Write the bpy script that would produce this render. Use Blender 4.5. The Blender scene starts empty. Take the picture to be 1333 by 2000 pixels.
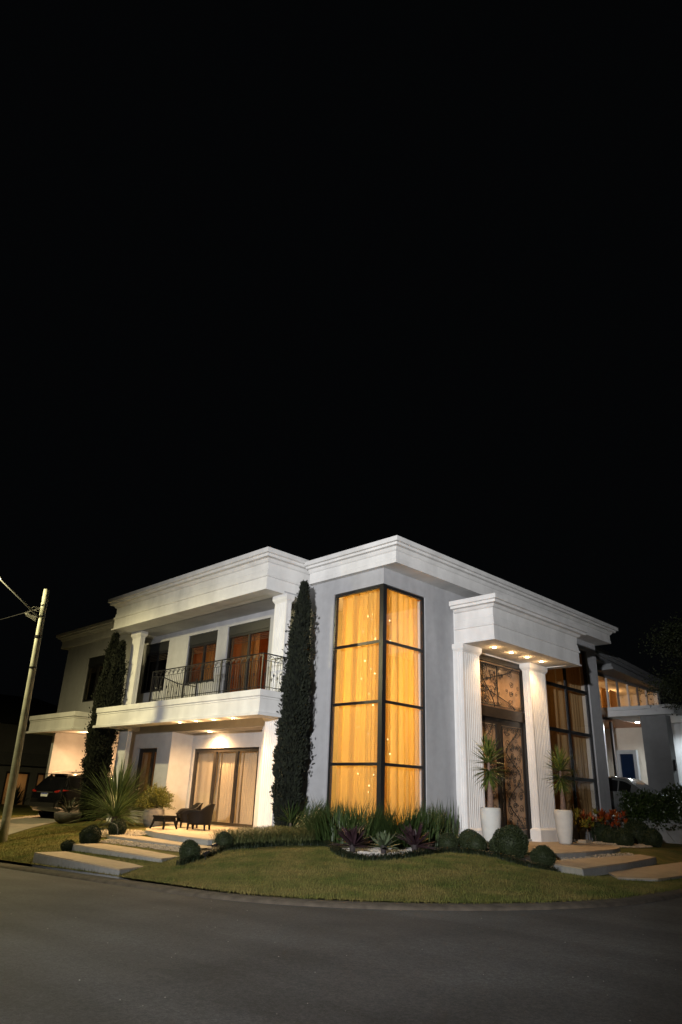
import bpy, math, random
import numpy as np
from mathutils import Vector, Matrix

R = math.radians
rnd = random.Random(7)
nrg = np.random.default_rng(11)
S = bpy.context.scene
COL = S.collection
PI = math.pi

# ------------------------------------------------------------------ camera
def cam_axes(yaw, pitch, roll):
    ya, pi_, ro = R(yaw), R(pitch), R(roll)
    f = Vector((-math.sin(ya)*math.cos(pi_), math.cos(ya)*math.cos(pi_), math.sin(pi_)))
    r = Vector((math.cos(ya), math.sin(ya), 0)); u = r.cross(f)
    c, s = math.cos(ro), math.sin(ro)
    return c*r + s*u, -s*r + c*u, f
cam = bpy.data.cameras.new('camera'); camo = bpy.data.objects.new('camera', cam); COL.objects.link(camo)
_r, _u, _f = cam_axes(45.636, 22.458, 2.281)
M = Matrix((_r, _u, -_f)).transposed().to_4x4(); M.translation = (14.438, -16.191, 1.4)
camo.matrix_world = M
cam.sensor_fit = 'VERTICAL'; cam.sensor_height = 36.0; cam.sensor_width = 24.0
cam.lens = 1348.295/2000*36; cam.clip_start = .1; cam.clip_end = 3000
S.camera = camo

# ------------------------------------------------------------------ night sky, exposure
W = bpy.data.worlds.new('World'); S.world = W; W.use_nodes = True
bg = W.node_tree.nodes['Background']
bg.inputs[0].default_value = (.75, .85, 1.0, 1); bg.inputs[1].default_value = .0016
S.view_settings.view_transform = 'Standard'; S.view_settings.look = 'None'
S.view_settings.exposure = 0; S.view_settings.gamma = 1
S.cycles.use_denoising = True
S.cycles.max_bounces = 7; S.cycles.diffuse_bounces = 3; S.cycles.glossy_bounces = 3
S.cycles.transparent_max_bounces = 24; S.cycles.caustics_reflective = False; S.cycles.caustics_refractive = False
S.cycles.sample_clamp_indirect = 4.0

def lamp(kind, name, loc, power, color, target=None, size=.1, spot=None, blend=.5):
    l = bpy.data.lights.new(name, kind); l.energy = power; l.color = color
    l.shadow_soft_size = size
    if kind == 'SPOT':
        l.spot_size = R(spot); l.spot_blend = blend
    o = bpy.data.objects.new(name, l); COL.objects.link(o); o.location = loc
    if target is not None:
        d = Vector(target) - Vector(loc)
        o.rotation_euler = d.to_track_quat('-Z', 'Y').to_euler()
    return o
WARM = (1.0, .60, .26); AMBER = (1.0, .57, .125); COOL = (.985, .985, 1.0); SODIUM = (1.0, .86, .44)
STREET_A = (-11.2, -9.0, 8.8)          # lamp head on the arm of the pole, just outside the frame
ADDED_LAMP = (17.0, -27.5, 5.2)           # unseen lamp added behind the camera for the white light on the facade
lamp('SPOT', 'street_lamp_light', (STREET_A[0], STREET_A[1], STREET_A[2]-.22), 3500, SODIUM, target=(STREET_A[0]+.4, STREET_A[1]+1.2, 0), size=.12, spot=180, blend=.42)
lamp('SPOT', 'added_lamp_light', (ADDED_LAMP[0], ADDED_LAMP[1], ADDED_LAMP[2]), 51000, COOL, target=(1.6, .5, 5.2), size=.25, spot=48, blend=1.0)

# ------------------------------------------------------------------ materials
MATS = {}
def nt(name):
    m = bpy.data.materials.new(name); m.use_nodes = True
    t = m.node_tree; return m, t, t.nodes, t.links
def mat(name, col, rough=.7, var=.12, scale=6., bump=.0, bscale=60., metal=0., spec=.5, col2=None, detail=6., coat=0., stain=0., trans=0.):
    """procedural: noise-varied colour, optional fine bump, optional large stains"""
    if name in MATS: return MATS[name]
    m, t, N, L = nt(name); b = N['Principled BSDF']
    b.inputs['Roughness'].default_value = rough; b.inputs['Metallic'].default_value = metal
    b.inputs['Specular IOR Level'].default_value = spec
    if coat: b.inputs['Coat Weight'].default_value = coat; b.inputs['Coat Roughness'].default_value = .05
    tc = N.new('ShaderNodeTexCoord'); no = N.new('ShaderNodeTexNoise')
    no.inputs['Scale'].default_value = scale; no.inputs['Detail'].default_value = detail
    L.new(tc.outputs['Object'], no.inputs['Vector'])
    ra = N.new('ShaderNodeValToRGB')
    c2 = col2 if col2 else tuple(min(1, c*(1+var)) for c in col)
    c1 = col if col2 else tuple(c*(1-var) for c in col)
    ra.color_ramp.elements[0].position = .33; ra.color_ramp.elements[1].position = .68
    ra.color_ramp.elements[0].color = (*c1, 1); ra.color_ramp.elements[1].color = (*c2, 1)
    L.new(no.outputs['Fac'], ra.inputs['Fac']); out = ra.outputs['Color']
    if stain:
        n2 = N.new('ShaderNodeTexNoise'); n2.inputs['Scale'].default_value = .9; n2.inputs['Detail'].default_value = 8
        mp = N.new('ShaderNodeMapping'); mp.inputs['Scale'].default_value = (1.6, 1.6, .35)
        L.new(tc.outputs['Object'], mp.inputs['Vector']); L.new(mp.outputs['Vector'], n2.inputs['Vector'])
        mr = N.new('ShaderNodeMapRange'); mr.inputs[1].default_value = .42; mr.inputs[2].default_value = .75
        mr.inputs[3].default_value = 1.; mr.inputs[4].default_value = 1-stain
        L.new(n2.outputs['Fac'], mr.inputs[0])
        mx = N.new('ShaderNodeMix'); mx.data_type = 'RGBA'; mx.blend_type = 'MULTIPLY'; mx.inputs[0].default_value = 1
        L.new(out, mx.inputs[6]); L.new(mr.outputs[0], mx.inputs[7]); out = mx.outputs[2]
    L.new(out, b.inputs['Base Color'])
    if bump:
        nb = N.new('ShaderNodeTexNoise'); nb.inputs['Scale'].default_value = bscale; nb.inputs['Detail'].default_value = 4
        L.new(tc.outputs['Object'], nb.inputs['Vector'])
        bn = N.new('ShaderNodeBump'); bn.inputs['Strength'].default_value = bump; bn.inputs['Distance'].default_value = .02
        L.new(nb.outputs['Fac'], bn.inputs['Height']); L.new(bn.outputs['Normal'], b.inputs['Normal'])
    if trans:
        tr = N.new('ShaderNodeBsdfTranslucent'); ms = N.new('ShaderNodeMixShader'); ms.inputs[0].default_value = trans
        L.new(out, tr.inputs['Color']); L.new(b.outputs[0], ms.inputs[1]); L.new(tr.outputs[0], ms.inputs[2])
        L.new(ms.outputs[0], N['Material Output'].inputs['Surface'])
    MATS[name] = m; return m
def glassmat(name, tint=(1, 1, 1), rough=.0, ior=1.5):
    m, t, N, L = nt(name); N.remove(N['Principled BSDF'])
    tr = N.new('ShaderNodeBsdfTransparent'); tr.inputs[0].default_value = (*tint, 1)
    g = N.new('ShaderNodeBsdfGlossy'); g.inputs['Roughness'].default_value = rough
    lw = N.new('ShaderNodeLayerWeight'); lw.inputs[0].default_value = .5      # Schlick reflectance, the same from both sides
    pw = N.new('ShaderNodeMath'); pw.operation = 'POWER'; pw.inputs[1].default_value = 5.; L.new(lw.outputs['Facing'], pw.inputs[0])
    f = N.new('ShaderNodeMath'); f.operation = 'MULTIPLY_ADD'; f.inputs[1].default_value = .95; f.inputs[2].default_value = .05; L.new(pw.outputs[0], f.inputs[0])
    no = N.new('ShaderNodeTexNoise'); no.inputs['Scale'].default_value = .8
    tc = N.new('ShaderNodeTexCoord'); L.new(tc.outputs['Object'], no.inputs['Vector'])
    bn = N.new('ShaderNodeBump'); bn.inputs['Strength'].default_value = .03; L.new(no.outputs['Fac'], bn.inputs['Height'])
    L.new(bn.outputs['Normal'], g.inputs['Normal'])
    ms = N.new('ShaderNodeMixShader'); L.new(f.outputs[0], ms.inputs[0]); L.new(tr.outputs[0], ms.inputs[1]); L.new(g.outputs[0], ms.inputs[2])
    L.new(ms.outputs[0], N['Material Output'].inputs['Surface']); MATS[name] = m; return m
def curtainmat(name, col, sheer=.12, tl=.6):
    m, t, N, L = nt(name); N.remove(N['Principled BSDF'])
    tc = N.new('ShaderNodeTexCoord'); mp = N.new('ShaderNodeMapping'); mp.inputs['Scale'].default_value = (9, 9, 2)
    no = N.new('ShaderNodeTexNoise'); no.inputs['Scale'].default_value = 1.5; no.inputs['Detail'].default_value = 5
    L.new(tc.outputs['Object'], mp.inputs['Vector']); L.new(mp.outputs[0], no.inputs['Vector'])
    ra = N.new('ShaderNodeValToRGB'); ra.color_ramp.elements[0].position = .3; ra.color_ramp.elements[1].position = .7
    ra.color_ramp.elements[0].color = (*[c*.95 for c in col], 1); ra.color_ramp.elements[1].color = (*col, 1)
    L.new(no.outputs['Fac'], ra.inputs['Fac'])
    d = N.new('ShaderNodeBsdfDiffuse'); tr = N.new('ShaderNodeBsdfTranslucent'); tp = N.new('ShaderNodeBsdfTransparent')
    L.new(ra.outputs[0], d.inputs[0]); L.new(ra.outputs[0], tr.inputs[0])
    m1 = N.new('ShaderNodeMixShader'); m1.inputs[0].default_value = tl
    L.new(d.outputs[0], m1.inputs[1]); L.new(tr.outputs[0], m1.inputs[2])
    m2 = N.new('ShaderNodeMixShader'); m2.inputs[0].default_value = sheer
    L.new(m1.outputs[0], m2.inputs[1]); L.new(tp.outputs[0], m2.inputs[2])
    L.new(m2.outputs[0], N['Material Output'].inputs['Surface']); MATS[name] = m; return m
def emit(name, col, s):
    m, t, N, L = nt(name); N.remove(N['Principled BSDF'])
    e = N.new('ShaderNodeEmission'); e.inputs[0].default_value = (*col, 1); e.inputs[1].default_value = s
    L.new(e.outputs[0], N['Material Output'].inputs['Surface']); MATS[name] = m; return m

WHITE = mat('white_plaster', (.72, .71, .69), .75, .04, 3, .15, 45, stain=.18)
GREY = mat('grey_plaster', (.385, .385, .395), .85, .05, 4, .2, 55, stain=.16)
BLACKM = mat('black_metal', (.012, .012, .013), .38, .2, 8, metal=.0, spec=.5)
IRON = mat('wrought_iron', (.014, .013, .012), .42, .3, 30, .1, 90)
BROWNF = mat('bronze_frame', (.02, .016, .013), .35, .2, 8)
GLASS = glassmat('clear_glass')
TINT = glassmat('tinted_glass', (.75, .72, .68))
INNER = mat('interior_paint', (.62, .56, .47), .8, .04, 3)
WOODIN = mat('interior_wood', (.30, .13, .05), .5, .25, 5, col2=(.38, .18, .075))
CURT_A = curtainmat('sheer_amber_curtain', (.84, .60, .22), .17, .68)
CURT_B = curtainmat('ochre_curtain', (.62, .42, .20), .04, .55)
CURT_C = curtainmat('beige_curtain', (.62, .52, .38), .05, .5)
STONE = mat('beige_step_stone', (.36, .29, .205), .7, .10, 7, .15, 70, stain=.14)
STONES = mat('grey_step_stone', (.25, .25, .24), .75, .10, 9, .15, 70, stain=.16)
POT = mat('white_cement_pot', (.56, .55, .51), .75, .05, 5, .15, 40, stain=.12)
LED = emit('warm_led', (1, .80, .52), 60)
LEDW = emit('white_led', (.85, .93, 1), 55)
BULB = emit('bulb', (1, .80, .42), 20)

# ------------------------------------------------------------------ mesh helpers
class MB:
    def __init__(s): s.v = []; s.f = []
    def add(s, vs, fs):
        n = len(s.v); s.v += [tuple(p) for p in vs]; s.f += [tuple(i+n for i in q) for q in fs]; return s
    def box(s, x0, x1, y0, y1, z0, z1):
        v = [(x0,y0,z0),(x1,y0,z0),(x1,y1,z0),(x0,y1,z0),(x0,y0,z1),(x1,y0,z1),(x1,y1,z1),(x0,y1,z1)]
        return s.add(v, [(0,3,2,1),(4,5,6,7),(0,1,5,4),(1,2,6,5),(2,3,7,6),(3,0,4,7)])
    def prism(s, poly, z0, z1, inset=0.):
        n = len(poly)
        z0f = z0 if callable(z0) else (lambda x, y: z0)
        v = [(x, y, z0f(x, y)) for x, y in poly] + [(x, y, z1) for x, y in poly]
        return s.add(v, [tuple(range(n-1, -1, -1)), tuple(range(n, 2*n))] + [(i, (i+1) % n, n+(i+1) % n, n+i) for i in range(n)])
    def sweep(s, path, prof):
        """closed profile (out, z) swept along an xy path, outward = right hand side, mitred"""
        P = [Vector(p) for p in path]; k = len(prof); rows = []
        for i, p in enumerate(P):
            d0 = (P[i]-P[i-1]).normalized() if i else None
            d1 = (P[i+1]-P[i]).normalized() if i < len(P)-1 else None
            n0 = Vector((d0.y, -d0.x)) if d0 else None; n1 = Vector((d1.y, -d1.x)) if d1 else None
            if n0 and n1:
                m = (n0+n1); m = m/ (m.dot(n0))
            else: m = n0 or n1
            rows.append([(p.x+m.x*o, p.y+m.y*o, z) for o, z in prof])
        v = [q for r in rows for q in r]; f = []
        for i in range(len(P)-1):
            for j in range(k):
                a = i*k+j; b = i*k+(j+1) % k; f.append((a, a+k, b+k, b))
        f.append(tuple(range(k))); f.append(tuple((len(P)-1)*k+j for j in range(k-1, -1, -1)))
        return s.add(v, f)
    def tube(s, pts, r, n=6, cap=True):
        P = [Vector(p) for p in pts]; rr = r if isinstance(r, (list, tuple)) else [r]*len(P)
        v = []; f = []; up = Vector((0, 0, 1))
        for i, p in enumerate(P):
            d = (P[min(i+1, len(P)-1)]-P[max(i-1, 0)]).normalized()
            a = up if abs(d.dot(up)) < .95 else Vector((1, 0, 0))
            e1 = d.cross(a).normalized(); e2 = d.cross(e1)
            for j in range(n):
                t = 2*PI*j/n; v.append(p + (e1*math.cos(t)+e2*math.sin(t))*rr[i])
        for i in range(len(P)-1):
            for j in range(n):
                f.append((i*n+j, i*n+(j+1) % n, (i+1)*n+(j+1) % n, (i+1)*n+j))
        if cap: f.append(tuple(range(n-1, -1, -1))); f.append(tuple((len(P)-1)*n+j for j in range(n)))
        return s.add(v, f)
    def lathe(s, prof, n=24, c=(0, 0, 0), axis='z'):
        v = []; f = []
        for r_, z in prof:
            for j in range(n):
                t = 2*PI*j/n; a, b = r_*math.cos(t), r_*math.sin(t)
                v.append((c[0]+a, c[1]+b, c[2]+z) if axis == 'z' else (c[0]+z, c[1]+a, c[2]+b))
        for i in range(len(prof)-1):
            for j in range(n): f.append((i*n+j, i*n+(j+1) % n, (i+1)*n+(j+1) % n, (i+1)*n+j))
        f.append(tuple(range(n-1, -1, -1))); f.append(tuple((len(prof)-1)*n+j for j in range(n)))
        return s.add(v, f)
    def ribbon(s, pts, ws, side, fold=.0):
        """leaf: strip along pts; side = lateral vector; fold lifts the edges"""
        v = []; f = []
        sd = Vector(side).normalized()
        for i, p in enumerate(pts):
            p = Vector(p); d = (Vector(pts[min(i+1, len(pts)-1)])-Vector(pts[max(i-1, 0)])).normalized()
            nn = sd.cross(d)
            v += [p-sd*ws[i]+nn*fold*ws[i], p, p+sd*ws[i]+nn*fold*ws[i]]
        for i in range(len(pts)-1):
            a = i*3; f += [(a, a+1, a+4, a+3), (a+1, a+2, a+5, a+4)]
        return s.add(v, f)
    def build(s, name, m, parent=None, smooth=False, loc=(0, 0, 0), rz=0.):
        me = bpy.data.meshes.new(name); me.from_pydata([tuple(p) for p in s.v], [], s.f); me.materials.append(m)
        if smooth:
            me.polygons.foreach_set('use_smooth', [True]*len(me.polygons))
        me.update()
        return link(name, me, parent, loc, rz)
def link(name, me, parent=None, loc=(0, 0, 0), rz=0.):
    o = bpy.data.objects.new(name, me); COL.objects.link(o); o.location = loc; o.rotation_euler = (0, 0, rz)
    if parent: o.parent = parent
    return o
def np_mesh(name, V, F, m, parent=None, loc=(0, 0, 0), rz=0., smooth=False):
    """V (n,3) array, F (k,3|4) array"""
    me = bpy.data.meshes.new(name); k = F.shape[1]
    me.vertices.add(len(V)); me.vertices.foreach_set('co', np.ascontiguousarray(V, dtype=np.float32).ravel())
    me.loops.add(F.size); me.loops.foreach_set('vertex_index', np.ascontiguousarray(F, dtype=np.int32).ravel())
    me.polygons.add(len(F)); me.polygons.foreach_set('loop_start', np.arange(0, F.size, k, dtype=np.int32))
    me.update(calc_edges=True); me.materials.append(m)
    if smooth: me.polygons.foreach_set('use_smooth', [True]*len(F))
    return link(name, me, parent, loc, rz)
def tag(o, label=None, cat=None, group=None, kind=None):
    if label: o['label'] = label
    if cat: o['category'] = cat
    if group: o['group'] = group
    if kind: o['kind'] = kind
    return o
def thing(name, label, cat, loc=(0, 0, 0), rz=0., group=None):
    o = bpy.data.objects.new(name, None); COL.objects.link(o); o.location = loc; o.rotation_euler = (0, 0, rz)
    o.empty_display_size = .2
    return tag(o, label, cat, group)
def dup(o, loc, rz=0., label=None, scale=None, parent=None):
    c = o.copy(); COL.objects.link(c); c.parent = parent
    if parent is None:
        c.location = loc; c.rotation_euler = (0, 0, rz)
        if label: c['label'] = label
        if scale: c.scale = scale if isinstance(scale, tuple) else (scale,)*3
    for ch in list(o.children): dup(ch, None, parent=c)
    return c
def sstep(a, b, x):
    t = min(1, max(0, (x-a)/(b-a))); return t*t*(3-2*t)

# ------------------------------------------------------------------ terrain
def vstep(a, b, x):
    t = np.clip((x-a)/(b-a), 0, 1); return t*t*(3-2*t)
def zroad_a(x): return -.42 + .033*np.clip(x, -24., 8.)
def dkerb_a(x, y):
    """distance inside the kerb line (positive on the garden side)"""
    qx, qy = x-2.45, -2.1-y
    return np.where((qx > 0) & (qy > 0), 5.95-np.hypot(qx, qy), np.minimum(8.4-x, y+8.05))
def hgt_a(x, y):
    zr = zroad_a(x); t = np.clip(dkerb_a(x, y)/6.0, 0, 1)
    G = .17 - .23*vstep(-1.5, 1.2, y)*vstep(3.8, 5.2, x) - .10*vstep(9., 12., -x)*vstep(1., 4., -y)
    return zr + .05 + (G-zr-.05)*(1-(1-t)**2)
def zroad(x): return -.42 + .033*max(min(x, 8.0), -24.)
def dkerb(x, y):
    qx, qy = x-2.45, -2.1-y
    if qx > 0 and qy > 0: return 5.95-math.hypot(qx, qy)
    return min(8.4-x, y+8.05)
def hgt(x, y):
    zr = zroad(x); t = min(1, max(0, dkerb(x, y))/6.0)
    G = .17 - .23*sstep(-1.5, 1.2, y)*sstep(3.8, 5.2, x) - .10*sstep(9., 12., -x)*sstep(1., 4., -y)
    return zr + .05 + (G-zr-.05)*(1-(1-t)**2)

ASPHALT, t_, N_, L_ = nt('asphalt'); b_ = N_['Principled BSDF']; b_.inputs['Roughness'].default_value = .78; b_.inputs['Specular IOR Level'].default_value = .35
tc = N_.new('ShaderNodeTexCoord')
def noise(N, L, tc, sc, det=4, stretch=None):
    n = N.new('ShaderNodeTexNoise'); n.inputs['Scale'].default_value = sc; n.inputs['Detail'].default_value = det
    if stretch:
        mp = N.new('ShaderNodeMapping'); mp.inputs['Scale'].default_value = stretch; mp.inputs['Rotation'].default_value = (0, 0, R(40))
        L.new(tc.outputs['Object'], mp.inputs['Vector']); L.new(mp.outputs[0], n.inputs['Vector'])
    else: L.new(tc.outputs['Object'], n.inputs['Vector'])
    return n
def ramp(N, L, src, p0, c0, p1, c1):
    r_ = N.new('ShaderNodeValToRGB'); e = r_.color_ramp.elements
    e[0].position = p0; e[0].color = (*c0, 1); e[1].position = p1; e[1].color = (*c1, 1); L.new(src, r_.inputs['Fac']); return r_
def mul(N, L, a, b, mode='MULTIPLY', fac=1.):
    x = N.new('ShaderNodeMix'); x.data_type = 'RGBA'; x.blend_type = mode; x.inputs[0].default_value = fac
    L.new(a, x.inputs[6]); L.new(b, x.inputs[7]); return x.outputs[2]
n1 = noise(N_, L_, tc, 260, 3); n2 = noise(N_, L_, tc, .55, 6); n3 = noise(N_, L_, tc, .5, 5, (.25, 2.2, 1)); n4 = noise(N_, L_, tc, 17, 5); n5 = noise(N_, L_, tc, 48, 2)
c = ramp(N_, L_, n1.outputs['Fac'], .35, (.044, .045, .048), .72, (.110, .112, .118)).outputs[0]
c = mul(N_, L_, c, ramp(N_, L_, n2.outputs['Fac'], .32, (.62, .61, .60), .70, (1.15, 1.13, 1.1)).outputs[0])
c = mul(N_, L_, c, ramp(N_, L_, n3.outputs['Fac'], .38, (.76, .76, .76), .62, (1.12, 1.12, 1.12)).outputs[0])
c = mul(N_, L_, c, ramp(N_, L_, n4.outputs['Fac'], .34, (.84, .84, .84), .66, (1.14, 1.14, 1.14)).outputs[0])
c = mul(N_, L_, c, ramp(N_, L_, n5.outputs['Fac'], .4, (.80, .80, .80), .64, (1.25, 1.25, 1.25)).outputs[0])
L_.new(c, b_.inputs['Base Color'])
bn = N_.new('ShaderNodeBump'); bn.inputs['Strength'].default_value = .5; bn.inputs['Distance'].default_value = .008
L_.new(mul(N_, L_, n1.outputs['Fac'], n4.outputs['Fac'], 'ADD'), bn.inputs['Height']); L_.new(bn.outputs[0], b_.inputs['Normal'])

GRASSM, t_, N_, L_ = nt('lawn_grass'); b_ = N_['Principled BSDF']; b_.inputs['Roughness'].default_value = .9; b_.inputs['Specular IOR Level'].default_value = .15
tc = N_.new('ShaderNodeTexCoord')
n1 = noise(N_, L_, tc, 45, 5); n2 = noise(N_, L_, tc, 1.1, 6); n3 = noise(N_, L_, tc, 5, 5)
c = ramp(N_, L_, n2.outputs['Fac'], .34, (.075, .092, .020), .66, (.165, .135, .046)).outputs[0]
c = mul(N_, L_, c, ramp(N_, L_, n1.outputs['Fac'], .3, (.62, .62, .6), .7, (1.25, 1.25, 1.2)).outputs[0])
c = mul(N_, L_, c, ramp(N_, L_, n3.outputs['Fac'], .3, (.75, .8, .75), .7, (1.15, 1.12, 1.1)).outputs[0])
L_.new(c, b_.inputs['Base Color'])
bn = N_.new('ShaderNodeBump'); bn.inputs['Strength'].default_value = .8; bn.inputs['Distance'].default_value = .03
L_.new(n1.outputs['Fac'], bn.inputs['Height']); L_.new(bn.outputs[0], b_.inputs['Normal'])

def grid(name, xs, ys, zf, m, keep=None, snap=None):
    nx, ny = len(xs), len(ys); V = []
    for y in ys:
        for x in xs:
            X, Y = snap(x, y) if snap else (x, y); V.append((X, Y, zf(X, Y)))
    F = [(j*nx+i, j*nx+i+1, (j+1)*nx+i+1, (j+1)*nx+i) for j in range(ny-1) for i in range(nx-1)
         if keep is None or keep(xs[i], xs[i+1], ys[j], ys[j+1])]
    o = np_mesh(name, np.array(V), np.array(F), m, smooth=True); o['kind'] = 'structure'; return o
GROUND = mat('far_ground', (.03, .035, .02), .95, .3, 2)
g = MB(); g.add([(-1500, -1500, -1.9), (1500, -1500, -1.9), (1500, 1500, -1.9), (-1500, 1500, -1.9)], [(0, 1, 2, 3)])
g.build('ground', GROUND)['kind'] = 'structure'
xs = np.concatenate([np.linspace(-70, -30, 9), np.linspace(-28, 12, 61), np.linspace(14, 70, 15)])
grid('road', list(xs), [-70, -40, -20, -8, -4, 0, 20, 45], lambda x, y: zroad(x), ASPHALT)
def snap(x, y):
    d = dkerb(x, y)
    if d >= .34: return x, y
    for _ in range(3):
        e = 1e-3; gx = (dkerb(x+e, y)-dkerb(x-e, y))/(2*e); gy = (dkerb(x, y+e)-dkerb(x, y-e))/(2*e)
        q = .34-dkerb(x, y); x += gx*q; y += gy*q
    return x, y
DRIVE = lambda x, y: (-18.6 < x < -12.6 and y < -1.0)
lx = list(np.linspace(-46, -24, 23))+list(np.arange(-23.5, 8.8, .25)); ly = list(np.arange(-8.1, 9, .25))+list(np.linspace(10, 44, 18))
grid('lawn', lx, ly, lambda x, y: hgt(x, y), GRASSM, keep=lambda a, b, c_, d: max(dkerb(a, c_), dkerb(b, c_), dkerb(a, d), dkerb(b, d)) > .34, snap=snap)
# low mountable kerb, following the corner
KERB = mat('dirty_kerb_concrete', (.035, .027, .018), .9, .35, 5, .4, 60, col2=(.075, .06, .043))
kp = [(-46, -8.05)]+[(x, -8.05) for x in np.arange(-24, 2.4, 1.2)]+[(2.45+5.95*math.sin(a), -2.1-5.95*math.cos(a)) for a in np.linspace(0, PI/2, 26)]+[(8.4, y) for y in np.arange(-1, 46, 3.)]
kb = MB(); P = [Vector(p) for p in kp]; rows = []
prof = [(0, -.1), (0, .015), (.05, .055), (.3, .075), (.36, .06), (.40, -.1)]
for i, p in enumerate(P):
    d = (P[min(i+1, len(P)-1)]-P[max(i-1, 0)]).normalized(); n = Vector((-d.y, d.x))
    for o_, z in prof: q = p+n*o_; kb.v.append((q.x, q.y, zroad(q.x)+z))
k = len(prof)
for i in range(len(P)-1):
    for j in range(k-1): a = i*k+j; kb.f.append((a, a+k, a+k+1, a+1))
kb.build('kerb', KERB, smooth=True)['kind'] = 'structure'

# driveway ramp to the carport
DRV = mat('driveway_paving', (.20, .185, .15), .85, .12, 3, .25, 60, col2=(.27, .245, .195), stain=.2)
def zdrive(x, y):
    return zroad(x)+.085 + (.10-zroad(x)-.085)*sstep(-8.0, -2.4, y)
def _pl(y, tab):
    for (y0, a), (y1, b) in zip(tab, tab[1:]):
        if y <= y1: return a+(b-a)*(y-y0)/(y1-y0)
    return tab[-1][1]
nu, ys_ = 12, list(np.arange(-7.75, 6.1, .35)); V = []
for y in ys_:
    xl = _pl(y, [(-8, -16.6), (-2.6, -18.5), (-1.6, -19.0), (7, -19.0)]); xr = _pl(y, [(-8, -10.9), (-5.6, -12.1), (-2.2, -15.2), (7, -15.4)])
    for i in range(nu):
        x = xl+(xr-xl)*i/(nu-1); V.append((x, y, max(zdrive(x, y), hgt(x, y)+.02)))
F = [(j*nu+i, j*nu+i+1, (j+1)*nu+i+1, (j+1)*nu+i) for j in range(len(ys_)-1) for i in range(nu-1)]
np_mesh('driveway', np.array(V), np.array(F), DRV, smooth=True)['kind'] = 'structure'

# ------------------------------------------------------------------ the house
FL = .25; ZS = 8.431; LEN = 14.856
house = thing('house', 'two storey grey and white house with lit corner window, columned portico and balcony', 'house')
def part(mb, name, m, parent=house, smooth=False): return mb.build(name, m, parent, smooth)
def wallp(x0, x1, y0, y1, z0, z1, m=None): return part(MB().box(x0, x1, y0, y1, z0, z1), 'wall', m or GREY)
T = .25
ZT = 8.62   # walls run up behind the fascias
# bay walls (front y = 0 plane, right x = 0 plane)
WL, WR, ZW0, ZW1 = 2.292, 2.156, .62, 7.9
wallp(-5.68, -WL, 0, T, -.6, ZT)
wallp(-WL, 0, 0, T, ZW1, ZT); wallp(-WL, 0, 0, T, -.6, ZW0)
wallp(-T, 0, T, WR, ZW1, ZT); wallp(-T, 0, T, WR, -.6, ZW0)
wallp(-T, 0, WR, 9.9, -.6, ZT)
RW0, RW1, RZ0, RZ1 = 9.9, 13.9, .75, 7.95
wallp(-T, 0, RW0, RW1, RZ1, ZT); wallp(-T, 0, RW0, RW1, -.6, RZ0)
wallp(-T, 0, RW1, LEN, -.6, ZT)
wallp(-8, -T, LEN-T, LEN, -.6, ZT)
# upper balcony wall with three openings, and the wing wall to its left
def wall_open(x0, x1, y0, y1, z0, z1, ops):
    """wall along x with openings (xa, xb, za, zb)"""
    xs_ = [x0]
    for a, b, za, zb in ops:
        wallp(xs_[-1], a, y0, y1, z0, z1)
        if zb < z1: wallp(a, b, y0, y1, zb, z1)
        if za > z0: wallp(a, b, y0, y1, z0, za)
        xs_.append(b)
    wallp(xs_[-1], x1, y0, y1, z0, z1)
W0 = (-20.42, -18.5, 5.37, 7.6); W1 = (-14.7, -12.7, 5.40, 7.6); W2 = (-11.15, -9.05, 5.50, 7.58); D3 = (-8.35, -5.69, 4.5, 7.6)
wall_open(-23.04, -5.68, 0, T, 3.95, ZT, [W0, W1, W2, D3])
wallp(-23.04, -22.8, T, 8, 3.95, ZT)
# ground floor: small window wall (y = -.4), recess with the sliding door (y = .6), carport walls
SW = (-13.5, -11.88, .6, 3.0)
wall_open(-14.6, -10.88, -.4, -.16, -.3, 3.9, [SW])
wallp(-11.1, -10.88, -.16, .6, -.3, 3.9)
wallp(-10.88, -5.15, -.4, .55, 3.59, 3.9)
wallp(-10.88, -10.73, .6, .85, -.3, 3.59); wallp(-6.52, -3.4, .6, .85, -.3, 3.59); wallp(-10.73, -6.52, .6, .85, 3.01, 3.59)
wallp(-5.15, -3.62, -.4, .55, -.3, 3.9)
wallp(-19.25, -19.0, -1.62, 6.2, -.3, 3.78)
wallp(-19.0, -15.2, 6.0, 6.2, -.3, 3.78); wallp(-15.2, -14.6, -.4, 6.2, -.3, 3.78)
# roof slabs and soffits
part(MB().box(-23.0, .55, .06, LEN-.1, 8.66, 9.02), 'roof', GREY)
part(MB().box(-14.3, -3.66, -1.9, .05, 8.02, 9.1), 'balcony_roof', WHITE)
part(MB().box(-14.25, -3.64, -1.12, .0, 7.9, 8.02), 'balcony_ceiling', GREY)
# cornices
BAYP = [(-.9, 8.431), (0, 8.431), (0, 8.57), (-.018, 8.585), (-.018, 8.82), (.03, 8.85), (.09, 8.945), (.2, 8.955), (.2, 9.035), (.288, 9.045), (.288, 9.196), (-.9, 9.18)]
part(MB().sweep([(-3.4, -.204), (.698, -.204), (.698, LEN+.204), (-8, LEN+.204)], BAYP), 'cornice', WHITE)
WINGP = [(min(o, .288) if o > -.5 else -.7, z-.02) for o, z in BAYP]
part(MB().sweep([(-23.6, 6), (-23.6, -.204), (-14.2, -.204)], WINGP), 'cornice', WHITE)
ENT = [(-.5, 7.89), (0, 7.89), (0, 7.945), (-.065, 7.96), (-.065, 8.36), (-.02, 8.38), (-.02, 8.45), (-.06, 8.47), (-.075, 8.62), (-.09, 8.64), (-.075, 8.87), (-.02, 8.9), (.04, 9.0), (.17, 9.01), (.17, 9.11), (.25, 9.125), (.25, 9.29), (-.5, 9.27)]
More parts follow.
